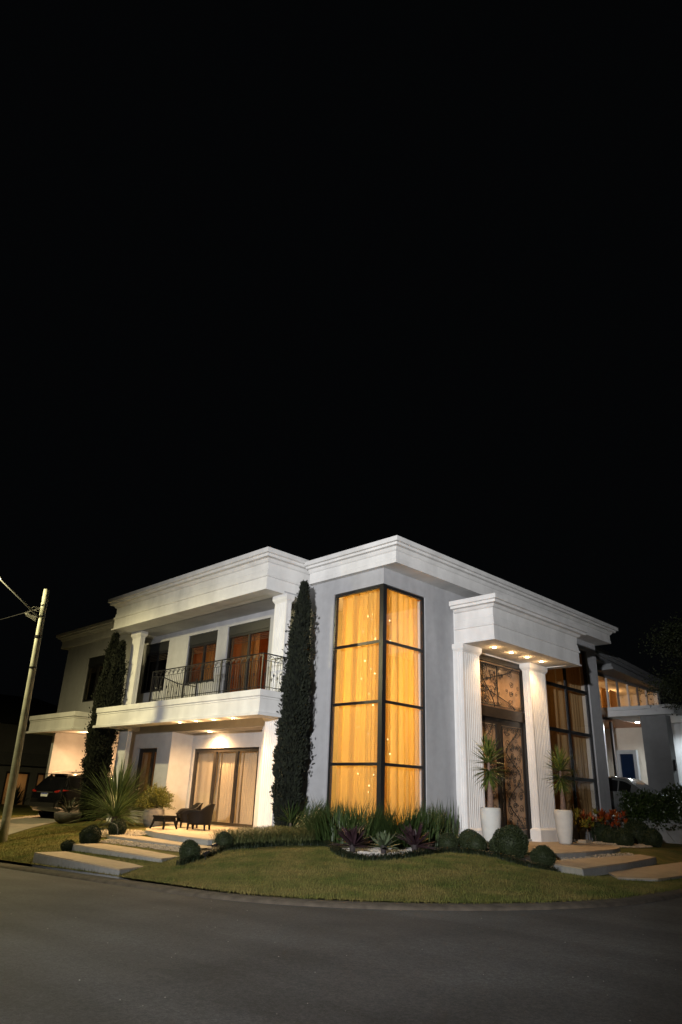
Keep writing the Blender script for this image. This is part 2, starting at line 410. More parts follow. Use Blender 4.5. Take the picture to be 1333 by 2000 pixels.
part(MB().sweep([(-14.38, .0), (-14.38, -2.0), (-3.58, -2.0), (-3.58, .0)], ENT), 'balcony_entablature', WHITE)
part(MB().box(-14.2, -3.76, -1.52, -1.08, 7.9, 8.0), 'soffit', WHITE)
POR = [(-.4, 6.312), (0, 6.312), (0, 6.365), (-.045, 6.38), (-.045, 6.80), (-.005, 6.82), (-.005, 6.88), (-.03, 6.90), (-.06, 7.1), (-.075, 7.12), (-.06, 7.385), (0, 7.41), (.06, 7.49), (.19, 7.50), (.19, 7.585), (.265, 7.60), (.265, 7.749), (-.4, 7.73)]
part(MB().sweep([(.645, 2.914), (2.236, 2.914), (2.236, 8.771), (.645, 8.771)], POR), 'portico_entablature', WHITE)
part(MB().box(.66, 1.9, 3.2, 8.5, 6.335, 7.72), 'portico_soffit', WHITE); part(MB().box(-.02, .66, 3.78, 8.2, 6.337, 7.70), 'portico_soffit', WHITE)
SLB = [(-.6, 3.70), (.03, 3.70), (.03, 3.79), (-.055, 3.81), (-.055, 4.215), (-.035, 4.225), (-.035, 4.265), (-.05, 4.275), (-.02, 4.295), (0, 4.30), (0, 4.494), (-.6, 4.494)]
part(MB().sweep([(-14.1, -.35), (-14.1, -2.2), (-3.2, -2.2), (-3.2, -.02)], SLB), 'balcony_slab', WHITE)
part(MB().box(-13.6, -3.7, -1.7, .04, 3.9, 4.44), 'terrace_ceiling', WHITE)
CAN = [(-.9, 3.72)]+SLB[1:-1]+[(-.9, 4.48)]
part(MB().sweep([(-20.95, -.02), (-20.95, -2.2), (-16.1, -2.2), (-16.1, -.02)], CAN), 'carport_canopy', WHITE)
part(MB().box(-20.2, -16.9, -1.6, 6.1, 3.74, 4.4), 'carport_ceiling', WHITE)
part(MB().box(-16.9, -14.6, -.3, 6.1, 3.76, 4.4), 'carport_ceiling', WHITE)
# vestibule piers beside the front door
wallp(0, .62, 3.70, 3.755, .0, 6.33, WHITE); wallp(0, .62, 7.43, 8.62, .0, 6.33, WHITE); wallp(.0, .61, 3.755, 7.43, 6.285, 6.33, WHITE)

# fluted pilaster columns ------------------------------------------------
def fluted(mb, x0, x1, y0, y1, z0, z1, nx, ny, dep=.019):
    def edge(a, b, n, nrm):
        out = []; a = Vector(a); b = Vector(b); nrm = Vector(nrm); m = .07/max((b-a).length, .1)
        out.append(a)
        for i in range(n):
            t0 = m+(1-2*m)*(i+.26)/n; t1 = m+(1-2*m)*(i+.74)/n; tm = (t0+t1)/2
            q = (t1-t0)*.25
            out += [a.lerp(b, t0), a.lerp(b, t0+q)-nrm*dep*.85, a.lerp(b, tm)-nrm*dep, a.lerp(b, t1-q)-nrm*dep*.85, a.lerp(b, t1)]
        return out
    poly = edge((x0, y0), (x1, y0), nx, (0, -1))+edge((x1, y0), (x1, y1), ny, (1, 0))+[Vector((x1, y1)), Vector((x0, y1))]
    return mb.prism([(p.x, p.y) for p in poly], z0, z1)
def capital(mb, x0, x1, y0, y1, z1, h=.27, o=.07):
    c = [(x0, y0), (x1, y0), (x1, y1), (x0, y1)]
    prof = [(-.01, z1-h), (.012, z1-h), (.02, z1-h+.03), (o*.55, z1-h+.05), (o*.95, z1-h+.10), (o, z1-h+.15), (o, z1-.01), (-.01, z1-.005)]
    P = c+[c[0]]
    mb.box(x0-o*.9, x1+o*.9, y0-o*.9, y1+o*.9, z1-h+.12, z1-.012)
    for i in range(4):
        pass
    # ring profile
    k = len(prof); v = []; f = []
    for (cx, cy), (sx, sy) in zip(c, [(-1, -1), (1, -1), (1, 1), (-1, 1)]):
        v += [(cx+sx*q, cy+sy*q, z) for q, z in prof]
    for i in range(4):
        for j in range(k-1):
            a = i*k+j; b = ((i+1) % 4)*k+j; f.append((a, b, b+1, a+1))
    return mb.add(v, f)
def column(x0, x1, y0, y1, z0, z1, nx, ny, base=True):
    zb = z0+.42 if base else z0
    c_ = part(fluted(MB(), x0, x1, y0, y1, zb, z1-.24, nx, ny), 'column', WHITE)
    capital(MB(), x0, x1, y0, y1, z1).build('capital', WHITE, c_)
    if base:
        b = MB().box(x0-.05, x1+.05, y0-.05, y1+.05, z0, z0+.36)
        b.add([(x0-.05, y0-.05, z0+.36), (x1+.05, y0-.05, z0+.36), (x1+.05, y1+.05, z0+.36), (x0-.05, y1+.05, z0+.36), (x0, y0, z0+.43), (x1, y0, z0+.43), (x1, y1, z0+.43), (x0, y1, z0+.43)], [(0, 1, 5, 4), (1, 2, 6, 5), (2, 3, 7, 6), (3, 0, 4, 7)])
        b.build('base', WHITE, c_)
    return c_
column(.64, .95, 2.93, 3.9, FL, 6.335, 2, 8)
column(.64, .95, 7.17, 8.32, FL, 6.335, 2, 9)
column(-4.14, -3.5, -1.1, -.88, 4.49, 7.9, 6, 2, False)
column(-14.0, -13.3, -1.1, -.88, 4.49, 7.9, 6, 2, False)
column(-4.2, -3.5, -1.1, -.42, FL-.2, 3.9, 6, 5, False)
column(-13.9, -13.2, -1.1, -.9, -.2, 3.9, 6, 2, False)

# windows ----------------------------------------------------------------
def win_x(name, x0, x1, y, z0, z1, mull, trans, fw=.09, d=.08, m=BLACKM, glass=GLASS, tw=None):
    """window in a wall along x: frame mesh + one pane per light; mull / trans are positions of the bars"""
    f = MB(); tw = tw or fw
    f.box(x0, x0+fw, y, y+d, z0, z1).box(x1-fw, x1, y, y+d, z0, z1).box(x0+fw, x1-fw, y+.003, y+d-.003, z1-fw, z1).box(x0+fw, x1-fw, y+.003, y+d-.003, z0, z0+fw)
    for a in mull: f.box(a-fw/2, a+fw/2, y+.006, y+d-.006, z0+fw, z1-fw)
    for b in trans: f.box(x0+fw, x1-fw, y+.010, y+d-.010, b-tw/2, b+tw/2)
    fr = part(f, name, m)
    X = [x0+fw]+list(mull)+[x1-fw]; Z = [z0+fw]+list(trans)+[z1-fw]
    for i in range(len(X)-1):
        for j in range(len(Z)-1):
            MB().box(X[i], X[i+1], y+d*.45, y+d*.45+.008, Z[j], Z[j+1]).build('pane', glass, fr)
    return fr
def win_y(name, x, y0, y1, z0, z1, mull, trans, fw=.09, d=.08, m=BLACKM, glass=GLASS, tw=None):
    f = MB(); tw = tw or fw
    f.box(x-d, x, y0, y0+fw, z0, z1).box(x-d, x, y1-fw, y1, z0, z1).box(x-d+.003, x-.003, y0+fw, y1-fw, z1-fw, z1).box(x-d+.003, x-.003, y0+fw, y1-fw, z0, z0+fw)
    for a in mull: f.box(x-d+.006, x-.006, a-fw/2, a+fw/2, z0+fw, z1-fw)
    for b in trans: f.box(x-d+.010, x-.010, y0+fw, y1-fw, b-tw/2, b+tw/2)
    fr = part(f, name, m)
    Y = [y0+fw]+list(mull)+[y1-fw]; Z = [z0+fw]+list(trans)+[z1-fw]
    for i in range(len(Y)-1):
        for j in range(len(Z)-1):
            MB().box(x-d*.45-.008, x-d*.45, Y[i], Y[i+1], Z[j], Z[j+1]).build('pane', glass, fr)
    return fr
TRZ = [2.365, 4.18, 6.04]
win_x('corner_window', -WL+.02, -.02, .03, ZW0, ZW1-.02, [], TRZ, .09, .10, tw=.085)
win_y('corner_window', -.03, .02, WR-.02, ZW0, ZW1-.02, [], TRZ, .09, .10, tw=.085)
part(MB().box(-.155, .012, -.012, .155, ZW0-.03, ZW1-.015), 'corner_post', BLACKM)
win_y('tall_window', -.06, RW0+.02, RW1-.02, RZ0, RZ1-.02, [11.9], [2.46, 4.28, 6.09], .12, .1, tw=.13)
SHUT = mat('dark_roller_shutter', (.016, .017, .018), .5, .2, 10)
def balcony_window(x0, x1, z0, z1, mid, boxh, lit=True):
    w = win_x('balcony_window', x0+.01, x1-.01, .06, z0+.005, z1-boxh, [mid], [], .10, .10, BLACKM, TINT)
    MB().box(x0+.012, x1-.012, .04, .2, z1-boxh+.004, z1-.012).build('shutter_box', SHUT, w)
    s_ = MB()
    for i in range(4): s_.box(x0+.13, x1-.13, .115, .13, z1-boxh-.16-.07*i, z1-boxh-.16-.07*i+.022)
    s_.build('shutter_slat', mat('pale_shutter_slat', (.2, .19, .17), .5), w)
    # narrow side bars of the folding shutters
    MB().box(x0+.14, x0+.20, .17, .2, z0+.12, z1-boxh-.1).build('shutter_rail', mat('pale_shutter_slat', (.2, .19, .17)), w)
    return w
balcony_window(*W1[:2], W1[2], W1[3], -13.65, .42); balcony_window(*W2[:2], W2[2], W2[3], -10.0, .42); balcony_window(*D3[:2], D3[2], D3[3], -7.0, .36); balcony_window(*W0[:2], W0[2], W0[3], -19.3, .40)
win_x('small_window', SW[0]+.01, SW[1]-.01, -.26, SW[2], SW[3]-.012, [-12.45], [], .14, .09, BROWNF, TINT)
sd = win_x('sliding_door', -10.71, -6.54, .66, FL+.01, 3.0, [-9.33, -7.93], [], .13, .10, BROWNF, GLASS)
MB().box(-10.7, -6.55, .60, .80, FL, FL+.035).build('threshold', mat('aluminium_track', (.45, .43, .4), .4, metal=.8), sd)

# rooms behind the glass --------------------------------------------------
def lining(x0, x1, y0, y1, z0, z1, m, open_='y'):
    b = MB(); t = .05
    b.box(x0, x1, y1, y1+t, z0, z1) if open_ != 'x' else b.box(x0-t, x0, y0, y1, z0, z1)
    if open_ == 'y': b.box(x0-t, x0, y0, y1+t, z0, z1).box(x1, x1+t, y0, y1+t, z0, z1)
    elif open_ == 'x': b.box(x0-t, x1, y0-t, y0, z0, z1).box(x0-t, x1, y1, y1+t, z0, z1)
    else: b.box(x0-t, x0, y0, y1+t, z0, z1)
    b.box(x0-t, x1+t, y0, y1+t, z0-t, z0).box(x0-t, x1+t, y0, y1+t, z1, z1+t)
    return part(b, 'room_lining', m)
DARKIN = mat('unlit_interior', (.03, .028, .026), .8)  # darkness of the unlit rooms put into the lining colour
lining(-4.6, -.26, .26, 4.6, FL, 8.2, INNER, 'both'); part(MB().box(-.45, -.26, 2.25, 4.6, FL, 8.2), 'room_lining', INNER)
lining(-4.2, -.27, 9.75, 14.05, FL, 8.3, INNER, 'x')
lining(-14.9, -12.5, .27, 3.2, 4.5, 7.85, DARKIN); lining(-11.4, -8.85, .27, 3.4, 4.5, 7.85, WOODIN); lining(-8.6, -5.5, .27, 3.6, 4.5, 7.85, WOODIN)
lining(-20.6, -18.3, .27, 3.0, 4.6, 7.85, DARKIN)
lining(-10.85, -6.4, .87, 4.5, FL, 3.3, INNER); lining(-13.7, -11.7, -.14, 2.6, FL, 3.3, INNER)
lining(-3.0, .35, 3.80, 7.37, FL, 6.28, INNER, 'x')

def curtain(label, p0, p1, z0, z1, m, per=.22, amp=.055, seed=1, group=None, laps=()):
    q = random.Random(seed); L_ = math.hypot(p1[0]-p0[0], p1[1]-p0[1]); n = int(L_/per*9); dx, dy = (p1[0]-p0[0])/L_, (p1[1]-p0[1])/L_
    ph = 0; V = []; rows = 9; base = []
    for i in range(n+1):
        s_ = i/n*L_; ph += 2*PI/9*(q.uniform(.6, 1.4))*(.55+.9*abs(math.sin(s_*1.3+seed))); base.append((s_, math.sin(ph)*amp*q.uniform(.75, 1.2)+math.sin(s_*1.9+seed)*amp*.5))
    for r_ in range(rows):
        t = r_/(rows-1); z = z0+(z1-z0)*t; k_ = 1.0-.35*t
        for s_, o in base:
            o2 = o*k_+.012*math.sin(s_*7+t*5+seed); V.append((p0[0]+dx*s_-dy*o2, p0[1]+dy*s_+dx*o2, z))
    F = [(r_*(n+1)+i, r_*(n+1)+i+1, (r_+1)*(n+1)+i+1, (r_+1)*(n+1)+i) for r_ in range(rows-1) for i in range(n)]
    parts_ = [(np.array(V), np.array(F))]
    for a_, b_, of in laps:     # gathered folds lying in a second layer over part of the width
        k_ = max(6, int((b_-a_)/.02)); W_ = []
        for z in (z0, z1):
            for i in range(k_+1):
                s_ = a_+(b_-a_)*i/k_; o2 = of+.045*math.sin(s_*38+q.random()*.3); W_.append((p0[0]+dx*s_-dy*o2, p0[1]+dy*s_+dx*o2, z))
        parts_.append((np.array(W_), np.array([(i, i+1, k_+2+i, k_+1+i) for i in range(k_)])))
    Va, Fa, n0 = [], [], 0
    for v_, f_ in parts_: Va.append(v_); Fa.append(f_+n0); n0 += len(v_)
    o = np_mesh('curtain', np.concatenate(Va), np.concatenate(Fa), m, smooth=True)
    return tag(o, label, 'curtain', group)
curtain('glowing amber sheer curtain behind the corner window pane beside the cypress', (-2.3, .42), (-.28, .42), .3, 8.1, CURT_A, .34, .09, 3, laps=[(.0, .16, .16), (.62, .78, .17), (1.22, 1.3, .16), (1.62, 2.0, .16)])
curtain('glowing amber sheer curtain behind the corner window pane beside the portico', (-.42, .34), (-.42, 2.24), .3, 8.1, CURT_A, .34, .09, 9, laps=[(.0, .2, .16), (.85, .97, .16), (1.3, 1.36, .16), (1.6, 1.9, .17)])
curtain('dim ochre curtain in the tall window, half next to the portico', (-.5, 9.8), (-.5, 11.85), .3, 8.2, CURT_B, .34, .08, 5)
curtain('dim ochre curtain in the tall window, half next to the house corner', (-.5, 11.95), (-.5, 14.0), .3, 8.2, CURT_B, .34, .08, 6)
curtain('plain beige curtain behind the fixed sliding door panel beside the armchairs', (-10.75, .95), (-9.32, .95), .28, 3.2, CURT_C, .3, .02, 12)
curtain('beige pleated curtain behind the middle sliding door panel', (-9.28, 1.0), (-7.95, 1.0), .28, 3.2, CURT_C, .2, .05, 13)
curtain('beige pleated curtain behind the sliding door panel next to the right column', (-7.9, 1.0), (-6.9, 1.0), .28, 3.2, CURT_C, .2, .05, 14)
curtain('brown curtain in the small ground floor window behind the spiky yucca', (-13.5, .15), (-12.0, .15), .4, 3.1, CURT_B, .3, .04, 15)
curtain('rust brown curtain in the middle balcony window', (-10.9, .6), (-9.3, .6), 4.6, 7.5, CURT_B, .3, .05, 16)
curtain('rust brown curtain in the wide balcony door', (-8.2, .6), (-7.0, .6), 4.6, 7.7, CURT_B, .3, .05, 17)

# lamps in those rooms
lamp('POINT', 'bay_room_light', (-1.9, 1.9, 6.6), 142, AMBER, size=.35)
lamp('POINT', 'bay_room_light', (-1.9, 1.9, 4.4), 142, AMBER, size=.35)
lamp('POINT', 'bay_room_light', (-1.9, 1.9, 2.2), 66, AMBER, size=.35)
lamp('POINT', 'tall_room_light', (-2.2, 12.0, 5.6), 14, (1, .50, .16), size=.3)
lamp('POINT', 'hall_light', (-.8, 5.6, 4.6), 110, (1, .58, .26), size=.3)
lamp('POINT', 'balcony_room_light', (-10.1, 1.9, 7.3), 26, (1, .42, .12), size=.15)
lamp('POINT', 'balcony_room_light', (-6.3, 1.6, 7.0), 60, (1, .46, .14), size=.15)
lamp('POINT', 'living_room_light', (-8.6, 2.7, 2.8), 26, (1, .62, .30), size=.2)
lamp('POINT', 'small_room_light', (-12.6, 1.3, 2.8), 10, (1, .58, .28), size=.15)
# chandelier of strung bulbs in the corner room
ch = thing('chandelier', 'tall chandelier of small warm bulbs on wires in the corner room', 'chandelier', (-1.25, 1.25, 0))
cm = MB(); bl = []
CHP = [(-.25, -.35, 7.2), (.35, .1, 7.05), (.05, .3, 6.75), (-.3, .1, 6.5), (.42, -.2, 7.0), (.2, -.4, 6.4), (-.1, .2, 5.75), (-.3, -.1, 5.45), (.25, .05, 4.9), (.1, .3, 5.2), (.3, -.3, 4.1), (.22, -.1, 3.75), (-.25, -.2, 3.35), (.02, .2, 3.3), (.12, -.05, 3.05), (-.12, .3, 3.2), (.28, .25, 2.75), (0, .0, 2.62), (-.3, .3, 2.1), (.1, -.3, 2.1)]+[(nrg.uniform(-.55, .55), nrg.uniform(-.55, .55), z_) for z_ in np.linspace(1.6, 7.4, 34)]
for a, b, z in CHP:
    cm.tube([(a*.3, b*.3, 8.18), (a, b, 8.0), (a, b, z)], .004, 4)
cm.lathe([(.22, 8.12), (.22, 8.2)], 16)
cm.build('wire_cluster', mat('brass_wire', (.35, .22, .08), .4, metal=.9), ch)
bm_ = MB().lathe([(.001, -.026), (.018, -.018), (.025, 0), (.018, .018), (.001, .026)], 8)
b0 = None
for a, b, z in CHP:
    if b0 is None: b0 = bm_.build('bulb', BULB, ch, True, (a, b, z))
    else: link('bulb', b0.data, ch, (a, b, z))

# front door --------------------------------------------------------------
DY0, DY1 = 3.76, 7.41; XD = .50
door = part(MB().box(XD-.1, XD+.06, DY0, DY0+.16, FL, 6.28).box(XD-.1, XD+.06, DY1-.16, DY1, FL, 6.28).box(XD-.097, XD+.057, DY0+.16, DY1-.16, 6.1, 6.28).box(XD-.1, XD+.075, DY0+.16, DY1-.16, 4.18, 4.52), 'entrance_door', BROWNF)
MB().box(XD-.08, XD+.14, DY0+.02, DY1-.02, FL+.001, FL+.07).build('sill', mat('grey_step_stone', ()), door)
DG = mat('bronze_patterned_glass', (.47, .31, .185), .16, .18, 3, .25, 22, trans=.45, spec=.6)
def scroll(cx, cz, r0, turns, a0, s_):
    pts = []
    for i in range(int(12*turns)+1):
        t = i/(12*turns); a = a0+s_*t*turns*2*PI; r_ = r0*(1-t)**.8+.008
        pts.append((cx+r_*math.cos(a), cz+r_*math.sin(a)))
    return pts
def ironwork(parent, y0, y1, z0, z1, xf, n, seed):
    q = random.Random(seed); mb = MB(); w = y1-y0; h = z1-z0
    def tb(pts, r_=.011): mb.tube([(xf, a, b) for a, b in pts], r_, 5)
    for k_ in range(n):
        zc = z0+h*(k_+.5)/n; hh = h/n; s_ = 1 if k_ % 2 else -1; c_ = (y0+y1)/2
        # long S stem
        tb([(c_+s_*w*.34*math.sin(PI*(t/14-.5)), zc-hh*.55+hh*1.1*t/14) for t in range(15)], .014)
        for (oy, oz, r_, sg) in [(.24, .22, .16, 1), (-.24, -.2, .17, 1), (-.26, .25, .13, -1), (.27, -.27, .14, -1), (.02, .36, .1, 1), (-.04, -.38, .11, -1)]:
            sc = min(w, hh); pts = scroll(c_+s_*oy*w*1.1, zc+oz*hh, r_*sc*1.25, 1.6, q.uniform(0, 6.28), sg*s_)
            tb(pts, .009)
        for _ in range(16):
            ay, az = q.uniform(y0+.06, y1-.06), zc+q.uniform(-.45, .45)*hh
            pts = scroll(ay, az, q.uniform(.04, .085), 1.2, q.uniform(0, 6.28), q.choice([-1, 1])); tb(pts, .007)
            mb.add([(xf+.008, ay-.02, az), (xf+.012, ay, az+.035), (xf+.008, ay+.02, az), (xf+.012, ay, az-.03)], [(0, 3, 2, 1)])
    tb([(y0, z0), (y0, z1)], .016); tb([(y1, z0), (y1, z1)], .016); tb([(y0, z0), (y1, z0)], .012); tb([(y0, z1), (y1, z1)], .012)
    nb = max(6, int(w/.12))
    for i in range(nb): tb([(y0+w*(i+.5)/nb+.045*math.cos(a), z1-.06+.045*math.sin(a)) for a in np.linspace(0, 2*PI, 9)], .006); tb([(y0+w*(i+.5)/nb+.045*math.cos(a), z0+.06+.045*math.sin(a)) for a in np.linspace(0, 2*PI, 9)], .006)
    return mb.build('ironwork', IRON, parent)
tp = MB().box(XD-.03, XD-.015, DY0+.16, DY1-.16, 4.52, 6.1).build('transom_pane', DG, door)
ironwork(door, DY0+.3, DY1-.24, 4.6, 6.02, XD+.02, 2, 4)
ironwork(door, DY0+.32, (DY0+DY1)/2, 4.62, 6.0, XD+.03, 1, 14)
YC = (DY0+DY1)/2
for ya, yb, sd_ in ((DY0+.165, YC-.005, 21), (YC+.005, DY1-.165, 23)):
    lf = part(MB().box(XD-.06, XD+.02, ya, ya+.16, FL+.08, 4.17).box(XD-.06, XD+.02, yb-.16, yb, FL+.08, 4.17).box(XD-.057, XD+.017, ya+.16, yb-.16, 3.98, 4.17).box(XD-.057, XD+.017, ya+.16, yb-.16, FL+.08, FL+.34), 'door_leaf', BROWNF)
    MB().box(XD-.03, XD-.016, ya+.16, yb-.16, FL+.34, 3.98).build('pane', DG, lf)
    ironwork(lf, ya+.2, yb-.2, FL+.4, 3.93, XD+.012, 4, sd_)
hd = MB().tube([(XD+.1, YC-.08, 1.0), (XD+.1, YC-.08, 2.3)], .02, 8); hd.tube([(XD+.02, YC-.08, 1.1), (XD+.1, YC-.08, 1.1)], .012, 6).tube([(XD+.02, YC-.08, 2.2), (XD+.1, YC-.08, 2.2)], .012, 6)
hd.build('pull_handle', mat('polished_steel', (.5, .5, .5), .18, metal=1.), door)

# recessed downlights ------------------------------------------------------
def downlight(x, y, z, power, spot=105, col=WARM, r_=.05, m=LED, glow=.03):
    d = part(MB().lathe([(r_+.025, -.006), (r_+.025, .0)], 18, (x, y, z)), 'downlight', mat('white_trim', (.75, .74, .72), .5))
    MB().lathe([(r_, -.010), (r_, -.003)], 18, (x, y, z)).build('lens', m, d)
    lamp('SPOT', 'downlight_beam', (x, y, z-.03), power, col, target=(x, y, z-3), size=.05, spot=spot, blend=.8)
    lamp('POINT', 'downlight_glow', (x, y, z-.16), power*glow, col, size=.05)
for y in (4.09, 5.16, 6.19, 7.21): downlight(1.45, y, 6.333, 190, 130, r_=.062, glow=.03)
for x in (-8.03, -7.0, -5.95, -4.87): downlight(x, -1.93, 3.698, 470, 160, glow=.02)
downlight(-9.0, .08, 3.588, 820, 168, r_=.09, glow=.03)
downlight(-17.3, -.9, 3.738, 800, 160, (1, .56, .25), glow=.15); downlight(-17.3, 2.2, 3.738, 700, 160, (1, .56, .25), glow=.15)

# balcony railing ----------------------------------------------------------
rail = part(MB().tube([(-10.1, -2.08, 5.66), (-3.42, -2.08, 5.66), (-3.36, -2.04, 5.66), (-3.34, -1.98, 5.66), (-3.34, -.05, 5.66)], .022, 6), 'railing', IRON)
MB().tube([(-10.1, -2.08, 5.44), (-3.42, -2.08, 5.44), (-3.34, -1.98, 5.44), (-3.34, -.05, 5.44)], .011, 5).build('middle_rail', IRON, rail)
MB().tube([(-10.1, -2.08, 4.6), (-3.42, -2.08, 4.6), (-3.34, -1.98, 4.6), (-3.34, -.05, 4.6)], .014, 5).build('bottom_rail', IRON, rail)
MB().tube([(-10.1, -2.08, 5.5), (-10.1, -1.6, 5.52), (-10.1, -.9, 5.36), (-10.1, -.1, 5.36)], .02, 6).build('return_rail', IRON, rail)
MB().tube([(-10.1, -2.0, 4.6), (-10.1, -.1, 4.6)], .014, 5).build('bottom_rail', IRON, rail)
bal = MB().tube([(0, 0, 4.5), (0, 0, 5.44)], .0085, 5)
balk = MB().tube([(0, 0, 4.5), (0, 0, 4.93), (0, 0, 4.955), (0, 0, 5.0), (0, 0, 5.045), (0, 0, 5.07), (0, 0, 5.44)], [.0085, .0085, .02, .032, .02, .0085, .0085], 6)
pst = MB().box(-.022, .022, -.022, .022, 4.494, 5.68)
me_b = bal.build('baluster', IRON, rail, loc=(-10.0, -2.08, 0)).data; me_k = None; me_p = None
spots = [(-10.0+.125*i, -2.08) for i in range(1, 53)]+[(-3.34, -1.95+.125*i) for i in range(0, 16)]+[(-10.1, -1.95+.125*i) for i in range(0, 15)]
for i, (x, y) in enumerate(spots):
    if i % 3 == 1:
        if me_k is None: me_k = balk.build('baluster', IRON, rail, loc=(x, y, 0)).data
        else: link('baluster', me_k, rail, (x, y, .12*((i//3) % 2)-.06 if False else 0))
    else: link('baluster', me_b, rail, (x, y, 0))
for x, y in [(-10.1, -2.08), (-7.85, -2.08), (-5.6, -2.08), (-3.38, -2.04), (-10.1, -.05)]:
    if me_p is None: me_p = pst.build('rail_post', IRON, rail, loc=(x, y, 0)).data
    else: link('rail_post', me_p, rail, (x, y, 0))
sc = MB()
pts = scroll(0, 0, .075, 1.3, 0, 1); sc.tube([(a, 0, b) for a, b in pts], .009, 5)
sc.tube([(.09+.14*math.cos(a)-.0, 0, -.09+.14*math.sin(a)) for a in np.linspace(0, PI, 9)], .009, 5)
me_s = None
for i in range(22):
    x = -9.8+.3*i
    if me_s is None: me_s = sc.build('rail_scroll', IRON, rail, loc=(x, -2.08, 5.55)).data
    else: link('rail_scroll', me_s, rail, (x, -2.08, 5.55))
for i in range(6): link('rail_scroll', me_s, rail, (-3.34, -1.8+.3*i, 5.55), PI/2)

# ------------------------------------------------------------------ steps and terrace
def slab(name, poly, top, depth, front, tile=.95):
    """stone step: body, tread on top, riser tiles along the listed front edges"""
    b = MB().prism(poly, lambda x, y: top-depth, top-.03).build(name, STONES); b['kind'] = 'structure'
    cx = sum(p[0] for p in poly)/len(poly); cy = sum(p[1] for p in poly)/len(poly)
    g_ = [(cx+(x-cx)*1.004, cy+(y-cy)*1.006) for x, y in poly]
    MB().prism(g_, top-.028, top).build('tread', STONE, b)
    for a, c_ in front:
        A, B = Vector(a), Vector(c_); L_ = (B-A).length; n = max(1, round(L_/tile)); d = (B-A)/L_; nr = Vector((d.y, -d.x))
        for i in range(n):
            p0 = A+d*(L_*i/n+.004); p1 = A+d*(L_*(i+1)/n-.004); q0 = p0+nr*.012; q1 = p1+nr*.012
            MB().prism([(q0.x, q0.y), (q1.x, q1.y), (p1.x-nr.x*.01, p1.y-nr.y*.01), (p0.x-nr.x*.01, p0.y-nr.y*.01)], top-depth+.01, top-.034).build('riser_tile', STONES, b)
    return b
slab('step', [(-5.15, -7.62), (-.68, -7.66), (-1.05, -6.78), (-5.22, -6.76)], -.2, .45, [((-5.15, -7.62), (-.68, -7.66)), ((-.68, -7.66), (-1.05, -6.78))])
slab('step', [(-5.6, -6.4), (-1.02, -6.43), (-1.45, -5.5), (-5.65, -5.5)], -.05, .4, [((-5.6, -6.4), (-1.02, -6.43)), ((-1.02, -6.43), (-1.45, -5.5))])
slab('step', [(-6.6, -4.86), (-1.55, -4.95), (-1.7, -4.2), (-6.65, -4.0)], .1, .35, [((-6.6, -4.86), (-1.55, -4.95))])
ter = [(-10.86, .58), (-10.86, -.38), (-9.3, -.45), (-8.9, -1.2), (-8.2, -2.3), (-7.4, -3.1), (-6.5, -3.65), (-5.3, -4.0), (-3.8, -4.2), (-2.3, -4.25), (-2.3, -1.3), (-3.5, -.5), (-3.5, .58)]
slab('terrace', ter, FL, .5, [(ter[i], ter[i+1]) for i in range(3, 9)])
pf = [(.0, 1.9), (3.7, 1.9), (4.15, 2.3), (4.15, 4.0), (3.9, 6.2), (3.6, 7.4), (3.1, 8.3), (2.3, 8.9), (.0, 9.0)]
slab('entrance_platform', pf, FL, .5, [(pf[i], pf[i+1]) for i in range(1, 7)])
slab('step', [(4.0, 1.4), (5.85, .45), (5.55, 3.4), (4.95, 6.8), (3.9, 7.8), (4.05, 4.2)], .1, .35, [((5.85, .45), (5.55, 3.4)), ((5.55, 3.4), (4.95, 6.8)), ((4.0, 1.4), (5.85, .45))])
slab('step', [(5.6, 2.2), (6.45, .95), (7.08, 1.62), (7.0, 4.6), (6.9, 8.0), (5.2, 8.0)], -.05, .4, [((6.45, .95), (7.08, 1.62)), ((7.08, 1.62), (7.0, 4.6)), ((7.0, 4.6), (6.9, 8.0))])

# ------------------------------------------------------------------ planting
def leafm(name, c1, c2, rough=.5, trans=.25, scale=9): return mat(name, c1, rough, scale=scale, col2=c2, trans=trans, spec=.4)
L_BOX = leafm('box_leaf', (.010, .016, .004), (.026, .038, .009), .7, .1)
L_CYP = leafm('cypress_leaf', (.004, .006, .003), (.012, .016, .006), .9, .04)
L_YUC = leafm('yucca_leaf', (.035, .06, .02), (.085, .12, .04), .45, .2)
L_GOLD = leafm('golden_leaf', (.07, .085, .014), (.16, .15, .03), .5, .3)
L_STRAP = leafm('strap_leaf', (.020, .040, .012), (.055, .085, .024), .4, .2)
L_LIR = leafm('pale_liriope_leaf', (.06, .08, .025), (.17, .18, .075), .5, .25)
L_DRA = leafm('dracaena_leaf', (.05, .085, .018), (.15, .17, .04), .4, .3, 14)
L_BROM = leafm('bromeliad_leaf', (.018, .009, .011), (.048, .027, .033), .35, .12, 3)
L_BROMG = leafm('green_bromeliad_leaf', (.05, .07, .035), (.13, .16, .09), .35, .2, 3)
L_CRO = leafm('croton_leaf', (.30, .10, .015), (.34, .035, .012), .4, .25, 6)
L_CRO2 = leafm('green_croton_leaf', (.10, .12, .02), (.32, .22, .03), .4, .25, 6)
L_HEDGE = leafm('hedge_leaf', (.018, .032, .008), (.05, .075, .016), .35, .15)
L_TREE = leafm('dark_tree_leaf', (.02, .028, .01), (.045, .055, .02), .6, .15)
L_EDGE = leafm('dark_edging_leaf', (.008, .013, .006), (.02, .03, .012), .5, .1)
BARK = mat('bark', (.10, .075, .05), .9, .3, 12, .5, 30)
SOIL = mat('soil', (.03, .022, .015), .95, .4, 8, .5, 40)
